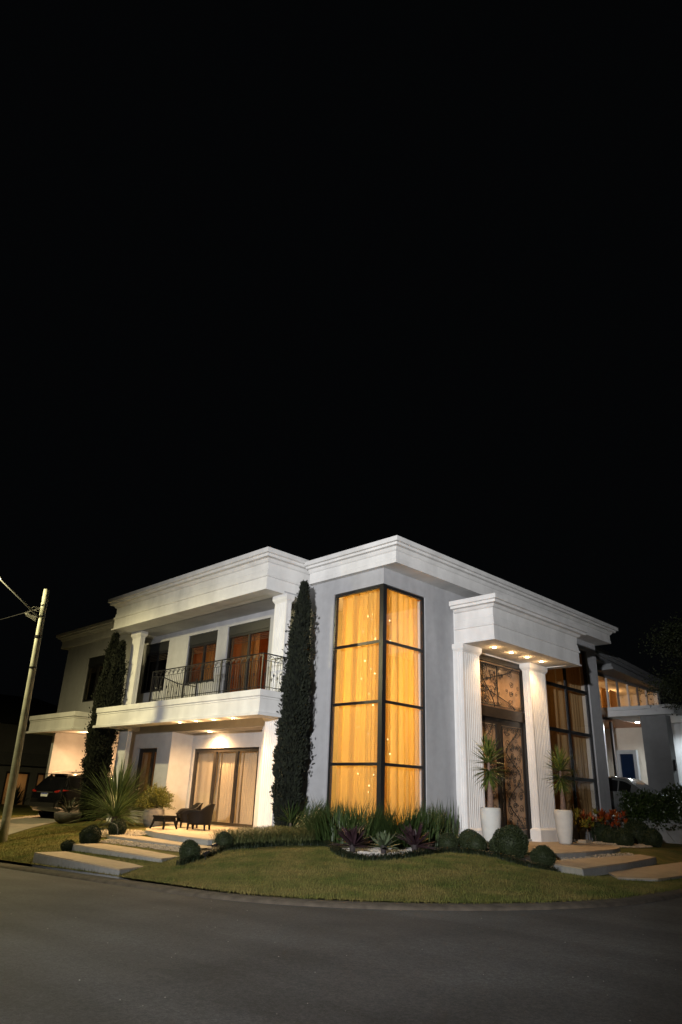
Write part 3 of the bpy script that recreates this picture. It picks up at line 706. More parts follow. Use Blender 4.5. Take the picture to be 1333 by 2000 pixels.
def diamonds(P, D, ln, wd):
    """leaf quads: base P, unit direction D, random lateral"""
    n = len(P); rv = nrg.normal(size=(n, 3)); s_ = np.cross(D, rv); s_ /= np.linalg.norm(s_, axis=1)[:, None]+1e-9
    ln = np.asarray(ln).reshape(-1, 1)*np.ones((n, 1)); wd = np.asarray(wd).reshape(-1, 1)*np.ones((n, 1))
    V = np.stack([P, P+D*ln*.5+s_*wd, P+D*ln, P+D*ln*.5-s_*wd], 1).reshape(-1, 3)
    return V, np.arange(4*n).reshape(-1, 4)
def unit(a): return a/(np.linalg.norm(a, axis=1)[:, None]+1e-9)
def ico_quads(r_, cz, n=14, m=9):
    v = []; f = []
    for i in range(m+1):
        for j in range(n):
            t = PI*i/m; a = 2*PI*j/n; v.append((r_*math.sin(t)*math.cos(a), r_*math.sin(t)*math.sin(a), cz+r_*math.cos(t)))
    for i in range(m):
        for j in range(n): f.append((i*n+j, i*n+(j+1) % n, (i+1)*n+(j+1) % n, (i+1)*n+j))
    return np.array(v), np.array(f)
def join(parts):
    V = []; F = []; n = 0
    for v, f in parts: V.append(v); F.append(f+n); n += len(v)
    return np.concatenate(V), np.concatenate(F)
# clipped box balls (unit radius, scaled)
ball_me = []
for k_ in range(3):
    d = unit(nrg.normal(size=(4200, 3))); d = d[d[:, 2] > -.85]
    lump = 1+.035*np.sin(d[:, 0]*4+k_)+.03*np.sin(d[:, 1]*5+2*k_)+.02*np.sin(d[:, 2]*6)
    P = d*(.90+.10*nrg.random((len(d), 1)))*lump[:, None]*[1, 1, .96]
    V, F = join([diamonds(P, unit(d+.9*nrg.normal(size=d.shape)), .10+.05*nrg.random(len(d)), .032), ico_quads(.90, 0)])
    V[:, 2] += .86; V[:, 2] = np.maximum(V[:, 2], 0)
    o = np_mesh('box_ball', V, F, L_BOX); ball_me.append(o.data); COL.objects.unlink(o); bpy.data.objects.remove(o)
BALLS = [(-5.95, -5.75, .29, 1.0, 'clipped box ball left of the second terrace step'), (-5.75, -6.45, .2, .75, 'low dark clipped box mound at the end of the second terrace step'),
 (-7.0, -4.35, .26, 1., 'clipped box ball in front of the big spiky yucca'), (-.62, -5.95, .23, 1.05, 'small clipped box ball at the lawn end of the terrace steps'),
 (-1.35, -4.45, .22, 1.05, 'small clipped box ball beside the low grassy bed by the terrace'), (1.95, .57, .28, .9, 'clipped box ball at the end of the white gravel bed'),
 (2.25, 1.15, .31, 1., 'clipped box ball before the fluted column next to the corner window'), (2.72, .78, .28, .95, 'clipped box ball in front of the white entrance pot'), (3.15, 1.2, .26, 1., 'small clipped box ball between the entrance pot and the largest ball'),
 (3.72, .86, .43, .97, 'largest clipped box ball, in front of the front door'), (4.63, .85, .29, .95, 'clipped box ball at the corner of the entrance steps'),
 (.75, 12.2, .40, 1., 'dark clipped box ball in front of the red croton bush'), (.6, 13.9, .32, 1., 'dark clipped box ball under the end of the croton bush'),
 (2.61, 9.99, .33, 1., 'clipped box ball nearest the gravel at the right of the entrance'), (2.09, 12.3, .47, 1., 'big dark clipped box ball in front of the retaining wall'), (2.98, 11.5, .34, 1., 'dark clipped box ball beside the big ball by the retaining wall'),
 (1.5, 11.2, .30, 1., 'dark clipped box ball half hidden behind two others by the croton')]
for i, (x, y, r_, fz, lab) in enumerate(BALLS):
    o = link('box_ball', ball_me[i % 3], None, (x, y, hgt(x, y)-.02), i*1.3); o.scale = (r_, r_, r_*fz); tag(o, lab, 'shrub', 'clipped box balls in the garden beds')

# columnar cypresses
def cypress(label, x, y, z0, tops, n, rmax, seed, lean=0.):
    q = np.random.default_rng(seed); t_ = thing('cypress_tree', label, 'tree', (x, y, z0)); parts = []
    for (dx, dy, h, rm) in tops:
        k_ = int(n*h*rm/4); u = q.random(k_)**.9; z = u*h; a = q.random(k_)*2*PI
        prof = np.interp(u, [0, .06, .3, .55, .75, .9, 1.0], [.62, .8, 1.0, .95, .72, .42, .06])
        lobe = 1+.16*np.sin(3*a+z*1.7+seed)+.13*np.sin(5*a-z*2.9)+.12*np.sin(z*5.3+a*2)+.10*np.sin(z*11+a*3)
        rr = rm*prof*lobe*(.72+.30*q.random(k_)**.5)
        P = np.stack([dx*(z/h)**.8+lean*z+rr*np.cos(a), dy*(z/h)+rr*np.sin(a), z], 1)
        D = unit(np.stack([.55*np.cos(a), .55*np.sin(a), np.full(k_, 1.)], 1)+.35*q.normal(size=(k_, 3)))
        parts.append(diamonds(P, D, .10+.12*q.random(k_), .022+.018*q.random(k_)))
        # darker inner filling so that only small gaps show
        m = k_//3; u = q.random(m); z = u*h*.96; a = q.random(m)*2*PI
        rr = rm*np.interp(u, [0, .3, .75, 1], [.5, .78, .5, .05])*q.random(m)**.5
        P = np.stack([dx*(z/h)**.8+lean*z+rr*np.cos(a), dy*(z/h)+rr*np.sin(a), z], 1)
        parts.append(diamonds(P, unit(q.normal(size=(m, 3))+[0, 0, .8]), .22, .06))
        # stray tufts that break the outline
        for _ in range(int(h*6)):
            zc = q.uniform(.15, .9)*h; a = q.uniform(0, 2*PI); r0 = rm*np.interp(zc/h, [0, .3, .75, 1], [.75, 1.05, .72, .1]); m = 60
            c_ = np.array([dx*(zc/h)**.8+lean*zc+r0*math.cos(a), dy*zc/h+r0*math.sin(a), zc]); P = c_+q.normal(size=(m, 3))*[.08, .08, .17]+np.array([.07*math.cos(a), .07*math.sin(a), 0])
            parts.append(diamonds(P, unit(np.array([.5*math.cos(a), .5*math.sin(a), 1])+.5*q.normal(size=(m, 3))), .11, .028))
    V, F = join(parts); V[:, 2] = np.maximum(V[:, 2], .05)
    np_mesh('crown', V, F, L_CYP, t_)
    MB().tube([(0, 0, -.2), (0, 0, tops[0][2]*.5), (tops[0][0]*.6+lean*tops[0][2]*.8, 0, tops[0][2]*.85)], [.11, .08, .02], 7).build('trunk', BARK, t_)
    return t_
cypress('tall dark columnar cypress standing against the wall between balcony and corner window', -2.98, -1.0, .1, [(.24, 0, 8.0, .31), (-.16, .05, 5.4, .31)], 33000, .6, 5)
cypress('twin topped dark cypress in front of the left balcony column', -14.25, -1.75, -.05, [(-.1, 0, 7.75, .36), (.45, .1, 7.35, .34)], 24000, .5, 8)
# rosettes of strap leaves
def rosette(mb, c_, n, ln, w, elev, droop, q, fold=.25, twist=.2, seg=5, taper=1.):
    for i in range(n):
        a = 2*PI*i/n*1.618+q.uniform(-.2, .2); e = R(q.uniform(*elev)); l_ = ln*q.uniform(.75, 1.1); dr = q.uniform(*droop)
        h = Vector((math.cos(a), math.sin(a), 0)); pts = []; ws = []
        p = Vector(c_); ang = e
        for k_ in range(seg+1):
            t = k_/seg; pts.append(p.copy()); ws.append(w*(math.sin(PI*min(1, .18+t*.82))**.7)*(1 if t < 1 else .05)*taper)
            p = p+(h*math.cos(ang)+Vector((0, 0, 1))*math.sin(ang))*l_/seg; ang -= dr/seg
        mb.ribbon(pts, ws, Vector((-h.y, h.x, q.uniform(-twist, twist))), fold)
    return mb
q = random.Random(3)
def dracaena(label, x, y):
    t_ = thing('dracaena_plant', label, 'plant', (x, y, FL+1.02)); 
    MB().tube([(0, 0, -.25), (.02, 0, .25), (.0, .02, .75), (.01, .0, 1.3)], [.12, .085, .055, .035], 8).build('trunk', mat('dracaena_bark', (.19, .12, .085), .85, .25, 14, .4, 25), t_, True)
    m = MB()
    for z, n, el, dr, l_ in [(1.45, 44, (25, 88), (.05, .3), .68), (1.25, 48, (0, 55), (.05, .4), .72), (1.05, 52, (-35, 20), (.05, .4), .68), (.92, 44, (-65, -15), (.0, .3), .55)]:
        rosette(m, (0, 0, z), n, l_, .026, el, dr, q, .3)
    m.build('crown', L_DRA, t_); return t_
potp = [(.18, 0), (.215, .05), (.25, .3), (.285, .6), (.305, .82), (.305, .96), (.29, 1.03), (.262, 1.045), (.25, 1.03), (.245, .95), (.0, .94)]
for lab, lab2, x, y in [('tall white tapered cement pot half hidden by box balls beside the front door', 'spiky dracaena in the pot in front of the column by the corner window', 2.03, 2.55), ('tall cream lit tapered cement pot beside the column next to the tall window', 'spiky dracaena in the pot by the tall ochre curtained window', 1.9, 7.1)]:
    t_ = thing('planter_pot', lab, 'pot', (x, y, FL)); MB().lathe(potp, 32).build('vessel', POT, t_, True); MB().lathe([(.245, .93), (.24, .955)], 20).build('soil', SOIL, t_)
    dracaena(lab2, x, y)
# yucca clumps
for lab, x, y, n, ln, el, w in [('big spiky blue green yucca with long stiff leaves by the small window', -11.2, -2.2, 340, 2.1, (-8, 88), .024), ('lower drooping yucca at the foot of the big one', -9.2, -3.3, 200, 1.15, (-10, 75), .018)]:
    t_ = thing('yucca_plant', lab, 'plant', (x, y, hgt(x, y))); m = rosette(MB(), (0, 0, .35), n, ln, w, el, (.15, .7), q, .2); m.build('crown', L_YUC, t_)
    MB().tube([(0, 0, -.1), (0, 0, .4)], [.13, .1], 8).build('trunk', BARK, t_)
t_ = thing('yucca_plant', 'small spiky cordyline at the foot of the tall cypress', 'plant', (-2.4, -1.3, .15)); rosette(MB(), (0, 0, .5), 60, .7, .016, (0, 85), (.1, .4), q).build('crown', L_STRAP, t_); MB().tube([(0, 0, -.05), (0, 0, .5)], .03, 6).build('trunk', BARK, t_)
# golden feathery bush in a pale pot
t_ = thing('planter_pot', 'squat weathered pale pot beside the side table', 'pot', (-9.6, -1.55, .12)); MB().lathe([(.24, 0), (.34, .15), (.4, .4), (.36, .6), (.3, .68), (.27, .66), (.0, .6)], 24).build('vessel', mat('weathered_pot', (.19, .175, .155), .85, .2, 4, .3, 30, stain=.25), t_, True)
t_ = thing('golden_bush', 'feathery yellow green bush growing in the squat pale pot', 'shrub', (-9.6, -1.55, .7)); ps = []; dd = []
for i in range(150):
    a = nrg.uniform(0, 2*PI); e = nrg.random()**.6; tip = np.array([.74*e*math.cos(a), .74*e*math.sin(a), .98*math.sqrt(max(.08, 1-e*e))*nrg.uniform(.7, 1.12)-.12]); k_ = 60
    t = nrg.uniform(.3, 1, k_)[:, None]; P = tip*t*[1, 1, 1]+np.array([0, 0, .12])*np.sin(PI*t)+nrg.normal(size=(k_, 3))*.035; ps.append(P); dd.append(unit(tip/np.linalg.norm(tip)+.55*nrg.normal(size=(k_, 3))))
P = np.concatenate(ps); V, F = diamonds(P, np.concatenate(dd), .075, .010); np_mesh('crown', V, F, L_GOLD, t_)
m = MB()
for i in range(26):
    a = i*2.4; e = q.uniform(.2, .75); m.tube([(0, 0, -.1), (.3*e*math.cos(a), .3*e*math.sin(a), .2), (.75*e*math.cos(a), .75*e*math.sin(a), .35+.45*(1-e))], [.012, .009, .004], 4)
m.build('stem', BARK, t_)
# long low trough with dark grasses beside the driveway
t_ = thing('planter_trough', 'round grey bowl planter at the edge of the driveway', 'pot', (-13.9, -2.75, hgt(-13.9, -2.75)-.02)); MB().lathe([(.28, 0), (.45, .1), (.52, .32), (.5, .4), (.45, .38), (.0, .34)], 26).build('vessel', mat('grey_bowl', (.075, .072, .07), .8, .15, 5, .2, 40, stain=.2), t_, True)
t_ = thing('bowl_plant', 'dark spiky plant in the grey bowl planter by the driveway', 'plant', (-13.9, -2.75, hgt(-13.9, -2.75)+.36)); rosette(MB(), (0, 0, 0), 110, .75, .015, (-15, 80), (.2, .9), q).build('crown', L_EDGE, t_)
# strap-leaved clumps under the corner window
def clump(name, x, y, n, ln, w, mt, lab, cat, grp, spread=.2, el=(50, 89), dr=(.2, 1.15)):
    m = MB()
    for i in range(n):
        rosette(m, (q.gauss(0, spread), q.gauss(0, spread), 0), 1, ln*q.uniform(.7, 1.15), w, el, dr, random.Random(q.random()), .2, seg=4)
    o = m.build(name, mt, None, loc=(x, y, hgt(x, y)-.02), rz=q.uniform(0, 6.28)); return tag(o, lab, cat, grp)
A_ = 'tall dark strap leaved clump growing along the foot of the corner window'
for x, y in [(-2.2, -.75), (-1.7, -.9), (-1.15, -.75), (-.65, -.95), (-.15, -.8), (.35, -.7), (.75, -.2), (.8, .3), (.65, .85), (.75, 1.35), (.55, 1.8), (.35, -1.2), (-.9, -1.35), (-1.6, -1.45), (1.05, -.6), (1.1, .6)]:
    clump('strap_leaf_clump', x, y, 170, 1.25, .011, L_STRAP, A_, 'plant', 'strap leaved clumps under the corner window')
clump('strap_leaf_clump', .75, 2.1, 90, 1.5, .011, L_STRAP, 'arching strap leaved clump leaning against the grey wall by the first column', 'plant', 'strap leaved clumps under the corner window', el=(30, 85))
# pale fine-leaved ground cover between terrace and cypress
def in_poly(xa, ya, poly):
    c_ = np.zeros(len(xa), bool)
    for (x0, y0), (x1, y1) in zip(poly, poly[1:]+poly[:1]):
        c_ ^= ((y0 > ya) != (y1 > ya)) & (xa < (x1-x0)*(ya-y0)/((y1-y0) if y1 != y0 else 1e-9)+x0)
    return c_
def groundcover(name, poly, n, hgt_, wd, m, lab, spill=.25):
    xs_, ys_ = zip(*poly); x = nrg.uniform(min(xs_), max(xs_), n*12); y = nrg.uniform(min(ys_), max(ys_), n*12)
    k_ = in_poly(x, y, poly); x, y = x[k_][:n], y[k_][:n]; n = len(x)
    P = np.stack([x, y, hgt_a(x, y)], 1); a = nrg.random(n)*2*PI; h = hgt_*(.5+.6*nrg.random(n)); b = spill*h*(.6+1.2*nrg.random(n))
    dx_, dy_ = np.cos(a), np.sin(a); s_ = np.stack([-dy_, dx_, 0*a], 1)*wd
    M1 = P+np.stack([dx_*b*.3, dy_*b*.3, h*.6], 1); M2 = P+np.stack([dx_*b*.8, dy_*b*.8, h*.95], 1); T_ = P+np.stack([dx_*b*1.4, dy_*b*1.4, h*(.75+.25*nrg.random(n))], 1)
    V = np.stack([P-s_, P+s_, M1+s_, M1-s_, M2+s_*.7, M2-s_*.7, T_+s_*.15, T_-s_*.15], 1).reshape(-1, 3)
    o = 8*np.arange(n)[:, None]; F = np.concatenate([o+[0, 1, 2, 3], o+[3, 2, 4, 5], o+[5, 4, 6, 7]])
    return tag(np_mesh(name, V, F, m), lab, 'ground cover', kind='stuff')
groundcover('liriope_bed', [(-2.2, -4.2), (-1.2, -4.25), (-.95, -2.9), (-.75, -1.9), (-1.4, -1.3), (-2.3, -1.4), (-2.9, -1.6), (-2.25, -2.6)], 9000, .40, .0045, L_LIR, 'pale fine leaved grassy bed between the terrace and the cypress', .6)
# edging of dark dwarf grass along the lawn
BORD = [(-.1, -6.45), (-.3, -5.9), (-.75, -5.1), (-1.0, -4.7), (-1.05, -4.2), (-.95, -3.4), (-.85, -2.4), (-.55, -1.75), (.1, -2.1), (.9, -2.85), (1.65, -3.4), (2.3, -3.75), (2.9, -3.75), (3.15, -3.3), (3.05, -2.4), (2.7, -1.2), (2.35, -.2), (2.45, .2), (3.0, .3), (3.7, .1), (4.35, -.1), (4.9, .1), (5.3, .5)]
bp_ = []
for (xa, ya), (xb, yb) in zip(BORD, BORD[1:]): bp_ += [(xa+(xb-xa)*t, ya+(yb-ya)*t) for t in np.linspace(0, 1, 8, endpoint=False)]
bp_ = np.array(bp_)
def strip_poly(off): 
    d = np.gradient(bp_, axis=0); n = np.stack([-d[:, 1], d[:, 0]], 1); n /= np.linalg.norm(n, axis=1)[:, None]; return [tuple(p) for p in bp_+n*off]
groundcover('edging_grass', strip_poly(.0)+strip_poly(.2)[::-1], 9000, .14, .006, L_EDGE, 'narrow dark edging of dwarf grass along the lawn', .5)
# bed soil and white gravel inside the edging
bed = [tuple(p) for p in strip_poly(.04)]+[(5.0, 1.2), (3.9, 1.8), (.0, 1.85), (0, 0), (-3.4, 0), (-2.35, -1.2), (-2.35, -4.2), (-1.5, -4.5), (-1.3, -5.6)]
def sheet(name, poly, dz, m, step=.3):
    import bmesh
    bm = bmesh.new(); vs = [bm.verts.new((x, y, 0)) for x, y in poly]; fc = bm.faces.new(vs); bmesh.ops.triangulate(bm, faces=[fc])
    bmesh.ops.subdivide_edges(bm, edges=[e for e in bm.edges if e.calc_length() > step*3], cuts=5, use_grid_fill=True)
    bmesh.ops.triangulate(bm, faces=bm.faces[:])
    for v in bm.verts: v.co.z = hgt(v.co.x, v.co.y)+dz
    me = bpy.data.meshes.new(name); bm.to_mesh(me); bm.free(); me.materials.append(m); o = link(name, me); o['kind'] = 'structure'; return o
sheet('garden_bed', bed, .02, SOIL)
def pebbles(name, n, fn, size, m, lab):
    base = np.array([(1, 0, 0), (-.9, .2, 0), (0, 1, .1), (.1, -1, 0), (0, 0, .75), (0, .1, -.7)]); tri = np.array([(0, 2, 4), (2, 1, 4), (1, 3, 4), (3, 0, 4), (2, 0, 5), (1, 2, 5), (3, 1, 5), (0, 3, 5)])
    V = []; F = []
    for i in range(n):
        x, y = fn(); s_ = size*q.uniform(.6, 1.35); a = q.uniform(0, 6.28); c_, s2 = math.cos(a), math.sin(a)
        B = base*[s_*q.uniform(.8, 1.3), s_*q.uniform(.7, 1), s_*.7]; B = np.stack([B[:, 0]*c_-B[:, 1]*s2+x, B[:, 0]*s2+B[:, 1]*c_+y, B[:, 2]+(hgt(x, y)+.025+s_*.3)], 1)
        V.append(B); F.append(tri+6*i)
    return tag(np_mesh(name, np.concatenate(V), np.concatenate(F), m), lab, 'gravel', kind='stuff')
PEB = mat('white_pebble', (.50, .48, .45), .8, .2, 20); PEBT = mat('tan_pebble', (.36, .30, .22), .8, .25, 20)
def in_gravel():
    while True:
        t = q.random(); x = 1.0+1.9*t+q.uniform(-.5, .25); y = -2.7+q.uniform(-.8, 3.4)*1.0
        ymin = np.interp(x, [0.6, 1.6, 2.3, 3.0], [-2.4, -3.2, -3.55, -3.4])
        xmax = np.interp(y, [-3.4, -2.4, -1.2, -.2, .6], [2.95, 2.85, 2.5, 2.15, 1.9])
        if y > ymin and x < xmax and x > .75: return x, y
pebbles('white_gravel', 5200, in_gravel, .022, PEB, 'white gravel around the bromeliads in the bed below the corner window')
pebbles('tan_gravel', 2600, lambda: (lambda r_, a: (1.9+1.4*r_*math.cos(a), 10.2+1.9*r_*math.sin(a)))(math.sqrt(q.random()), q.uniform(0, 6.28)), .03, PEBT, 'tan gravel around the box balls at the right of the entrance')
pebbles('tan_gravel', 900, lambda: (q.uniform(4.05, 4.6), q.uniform(2.0, 7.0)), .025, PEBT, 'tan gravel between the entrance platform and the step')
pebbles('tan_gravel', 1600, lambda: (lambda r_, a: (-7.4+1.3*r_*math.cos(a), -4.1+.9*r_*math.sin(a)))(math.sqrt(q.random()), q.uniform(0, 6.28)), .03, PEBT, 'tan gravel at the ends of the terrace steps')
pebbles('tan_gravel', 1600, lambda: (q.uniform(-6.2, -1.6), q.uniform(-5.45, -4.95)), .022, PEBT, 'tan gravel strip between the upper terrace steps')
# bromeliads
for lab, x, y, mt, n, ln, w in [('dark purple bromeliad in the gravel on the cypress side', 1.75, -2.95, L_BROM, 46, .60, .05), ('small green bromeliad between the two purple ones', 2.3, -2.45, L_BROMG, 26, .45, .065), ('dark purple bromeliad in the gravel on the portico side', 2.35, -1.35, L_BROM, 46, .62, .05)]:
    t_ = thing('bromeliad', lab, 'plant', (x, y, hgt(x, y)+.02))
    m = rosette(MB(), (0, 0, .16), n, ln, w, (2, 70), (-.1, .6), q, .35); rosette(m, (0, 0, .26), 10, ln*.55, w*.8, (45, 85), (.0, .3), q, .35); m.build('crown', mt, t_)
    MB().tube([(0, 0, -.05), (0, 0, .2)], [.05, .09], 9).build('trunk', mat('bromeliad_stump', (.02, .014, .014), .8, .3, 20), t_)
# crotons
for i, (x, y, mt) in enumerate([(.55, 10.7, L_CRO2), (.6, 11.3, L_CRO2), (.6, 11.9, L_CRO), (.65, 12.5, L_CRO), (.6, 13.1, L_CRO), (.7, 13.7, L_CRO)]):
    m = MB()
    for k_ in range(9):
        rosette(m, (q.gauss(0, .16), q.gauss(0, .2), q.uniform(.35, 1.05)), 11, .26, .038, (5, 80), (.0, .7), q, .15, seg=3)
    t_ = thing('croton_bush', 'yellow and green croton bush below the tall window' if mt is L_CRO2 else 'red and orange croton bush below the house corner', 'shrub', (x, y, hgt(x, y)), group='yellow crotons' if mt is L_CRO2 else 'red crotons')
    m.build('crown', mt, t_); MB().tube([(0, 0, -.05), (0, 0, .6)], .02, 5).build('stem', BARK, t_)
# grass blades over the lawn
n = 230000; gx = nrg.uniform(-14, 8.2, n); gy = nrg.uniform(-7.75, 3.5, n)
dk = dkerb_a(gx, gy)
ok = (dk > .24) & ~in_poly(gx, gy, bed) & ~in_poly(gx, gy, ter) & ~in_poly(gx, gy, pf) & ~((gx < -1) & (gx > -6.7) & (gy > -5.5)) & ~((gx < -9.5) & (gy > -3.2)) & ~((gx > -8.8) & (gx < 0) & (gy > -4.1)) & ~((gx > -19) & (gx < -12.0+(-5.6-gy)*.5-.2) & (gy > -8)) & ~((gx > 4) & (gx < 5.8) & (gy > .6)) & ~((gx > 5.3) & (gx < 7.05) & (gy > 1.3))
for sx0, sx1, sy0, sy1 in ((-5.2, -.9, -7.62, -6.75), (-5.6, -1.3, -6.42, -5.48)): ok &= ~((gx > sx0) & (gx < sx1) & (gy > sy0) & (gy < sy1))
gx, gy = gx[ok], gy[ok]; gz = hgt_a(gx, gy); n = len(gx)
a = nrg.random(n)*2*PI; h = (.022+.045*nrg.random(n)**2)*np.where(dkerb_a(gx, gy) < .5, 1.3, 1.); P = np.stack([gx, gy, gz-.004], 1); s_ = np.stack([np.cos(a), np.sin(a), 0*a], 1)*.0045
T_ = P+np.stack([nrg.normal(size=n)*.018, nrg.normal(size=n)*.018, h], 1)
V = np.stack([P-s_, P+s_, T_], 1).reshape(-1, 3); tag(np_mesh('lawn_grass', V, np.arange(3*n).reshape(-1, 3), GRASSM), 'short dry green lawn grass on the corner mound', 'grass', kind='stuff')

# ------------------------------------------------------------------ terrace furniture
RAT = mat('dark_rattan', (.005, .0035, .0025), .6, .35, 40, .5, 110, spec=.2)
def armchair(label, x, y, rz):
    t_ = thing('armchair', label, 'armchair', (x, y, FL), rz); m = MB(); n = 28; rows = 6; k_ = []
    for s_, r_ in ((0, .47), (1, .42)):
        for i in range(n+1):
            a = R(-45+ 270*i/n)   # opening towards -y
            fr = abs(i/n-.5)*2; top = .80-.20*sstep(.2, .6, fr)-.16*sstep(.75, 1.0, fr)
            for j in range(rows+1):
                z = .16+(top-.16)*j/rows; f_ = .88+.14*(j/rows)**1.5+(.05 if j == rows else 0)*(1 if s_ == 0 else -1)
                m.v.append((r_*f_*math.cos(a)*1.0, r_*f_*math.sin(a)*.98, z)); 
    st = rows+1; N1 = (n+1)*st
    for i in range(n):
        for j in range(rows):
            a = i*st+j; m.f.append((a, a+st, a+st+1, a+1)); b = N1+a; m.f.append((b, b+1, b+st+1, b+st))
        a = i*st+rows; m.f.append((a, a+st, N1+a+st, N1+a)); a = i*st; m.f.append((a, N1+a, N1+a+st, a+st))
    for a in (0, n*st):
        for j in range(rows): m.f.append((a+j, a+j+1, N1+a+j+1, N1+a+j))
    m.build('shell', RAT, t_, True)
    sp = [(.42*math.cos(R(v))*.98, .42*math.sin(R(v))) for v in range(-40, 221, 13)]
    MB().prism(sp, .30, .41).build('seat', RAT, t_)
    for lx_, ly_ in ((.30, -.26), (-.30, -.26), (.30, .28), (-.30, .28)):
        MB().tube([(lx_*1.05, ly_*1.05, 0), (lx_, ly_, .2)], [.03, .042], 6).build('leg', RAT, t_)
    return t_
armchair('dark woven tub armchair in front of the sliding door, closest to the right column', -6.45, -1.75, R(-50))
armchair('dark woven tub armchair set between the side table and the wall', -7.75, -1.35, R(-20))
t_ = thing('side_table', 'low dark woven side table with splayed legs on the terrace edge', 'table', (-6.95, -2.75, FL), R(12))
MB().box(-.27, .27, -.27, .27, .34, .40).build('top', RAT, t_)
MB().box(-.25, .25, -.25, .25, .22, .338).build('apron', RAT, t_)
for sx in (-1, 1):
    for sy in (-1, 1): MB().tube([(sx*.30, sy*.30, 0), (sx*.22, sy*.22, .3)], [.028, .045], 4).build('leg', RAT, t_)
# small garden fittings
for lab, x, y in [('tiny black garden spotlight beside the small ball at the steps', -.25, -5.75), ('tiny black garden spotlight in the gravel by the yucca', -7.9, -4.0), ('tiny black garden spotlight in the edging below the cypress', -1.2, -4.85)]:
    t_ = thing('garden_spotlight', lab, 'lamp', (x, y, hgt(x, y))); MB().tube([(0, 0, -.05), (0, 0, .1)], .012, 5).build('spike', BLACKM, t_); MB().tube([(0, -.05, .12), (0, .07, .16)], [.045, .035], 10).build('head', BLACKM, t_)
ho = MB(); pts = [(-6.75+.45*math.cos(a)*1., -4.75+.08*math.sin(a*2), .02+.42*max(0, math.sin(a))) for a in np.linspace(0, PI, 18)]
ho.tube(pts, .006, 6); ho.tube([(-6.9+.28*math.cos(a), -4.9+.05*a, .02+.26*max(0, math.sin(a))) for a in np.linspace(0, PI, 14)], .006, 6)
tag(ho.build('garden_hose', mat('pale_hose', (.14, .15, .13), .5), None), 'thin pale garden hose looping up from the gravel by the steps', 'hose')
t_ = thing('uplight', 'small black floodlight on the platform behind the cream pot', 'lamp', (1.5, 8.35, FL)); MB().box(-.08, .08, -.11, .11, .02, .16).build('housing', BLACKM, t_); MB().box(.081, .09, -.09, .09, .04, .14).build('lens', GLASS, t_)
t_ = thing('stone_block', 'pale stone block lying at the edge of the platform behind the cream pot', 'block', (1.75, 8.75, FL)); MB().box(-.15, .15, -.22, .22, 0, .1).build('body', STONE, t_)

# ------------------------------------------------------------------ street pole with lamp arm
t_ = thing('utility_pole', 'weathered round concrete street pole with lamp arm beside the driveway', 'pole', (-10.47, -6.4, zroad(-10.25)))
POLE = mat('weathered_pole', (.22, .23, .19), .9, .22, 3, .35, 22, col2=(.35, .36, .30), stain=.35)
hp = 8.0-zroad(-10.25); MB().tube([(-.0*k_/8, -.25*k_/8, hp*k_/8) for k_ in range(9)], [.14-.005*k_ for k_ in range(9)], 18).build('shaft', POLE, t_, True)
zb = zroad(-10.25)
for z in (5.2, 6.25, 6.3, 7.0, 7.4): 
    f_ = (z-zb)/hp; MB().lathe([(.15-.04*f_+.008, -.018), (.15-.04*f_+.010, .018)], 18, (0, -.25*f_, z-zb)).build('clamp_band', BLACKM, t_)
ax, ay = -10.47, -6.4
arm = [(-.45, -.2, 6.9-zb), (-.3, -.9, 7.45-zb), (-.28, -1.8, 8.05-zb), (STREET_A[0]-ax, STREET_A[1]-ay+.35, STREET_A[2]-zb)]
arm[0] = (-.02, -.33, 6.95-zb); arm[1] = (-.16, -.95, 7.45-zb); arm[2] = (-.42, -1.75, 8.1-zb)
MB().tube(arm, .032, 8).build('lamp_arm', mat('galvanised_steel', (.32, .33, .33), .5, .15, 8, metal=.5), t_)
hx, hy, hz = STREET_A[0]-ax, STREET_A[1]-ay, STREET_A[2]-zb
MB().tube([(hx, hy+.4, hz), (hx, hy+.2, hz+.05), (hx, hy-.25, hz+.05), (hx, hy-.4, hz)], [.05, .12, .14, .05], 10).build('lamp_head', mat('galvanised_steel', ()), t_, True)
MB().lathe([(.0, -.16), (.07, -.14), (.1, -.08), (.1, -.05)], 14, (hx, hy, hz)).build('lamp_lens', emit('street_lens', (1, .9, .5), 30), t_)
def cable(mb, a, b, sag, r_=.011, n=18):
    mb.tube([tuple(Vector(a).lerp(Vector(b), i/n)-Vector((0, 0, sag*4*(i/n)*(1-i/n)))) for i in range(n+1)], r_, 5); return mb
cb = cable(MB(), (-10.43, -6.72, 7.3), (-30, -11.5, 7.2), .5); tag(cb.build('power_cable', BLACKM), 'thin dark cable running from the street pole into the night', 'cable')
cb = MB()
for i in range(4):
    a = q.uniform(-.2, .2); cb.tube([(-10.45, -6.75, 7.15+.1*i*.5), (-10.62+a*.4, -6.95, 7.25+a*.5), (-10.75-.05*i, -7.1, 7.0+.04*i), (-10.5, -6.8, 6.8+.05*i)], .008, 4)
tag(cb.build('wire_bundle', mat('dull_wire', (.12, .12, .11), .5)), 'tangle of short wires tied below the top of the street pole', 'wires')
# unseen lamp post added behind the camera to carry the white light
t_ = thing('added_lamp', 'unseen lamp post added behind the camera for the white facade light', 'lamp', (ADDED_LAMP[0]+.5, ADDED_LAMP[1]-.3, zroad(20)))
MB().tube([(0, 0, 0), (0, 0, ADDED_LAMP[2]+.4)], [.07, .045], 10).build('post', mat('galvanised_steel', ()), t_)
MB().box(-.62, .0, -.12, .12, ADDED_LAMP[2]+.42, ADDED_LAMP[2]+.5).build('lamp_head', mat('galvanised_steel', ()), t_)

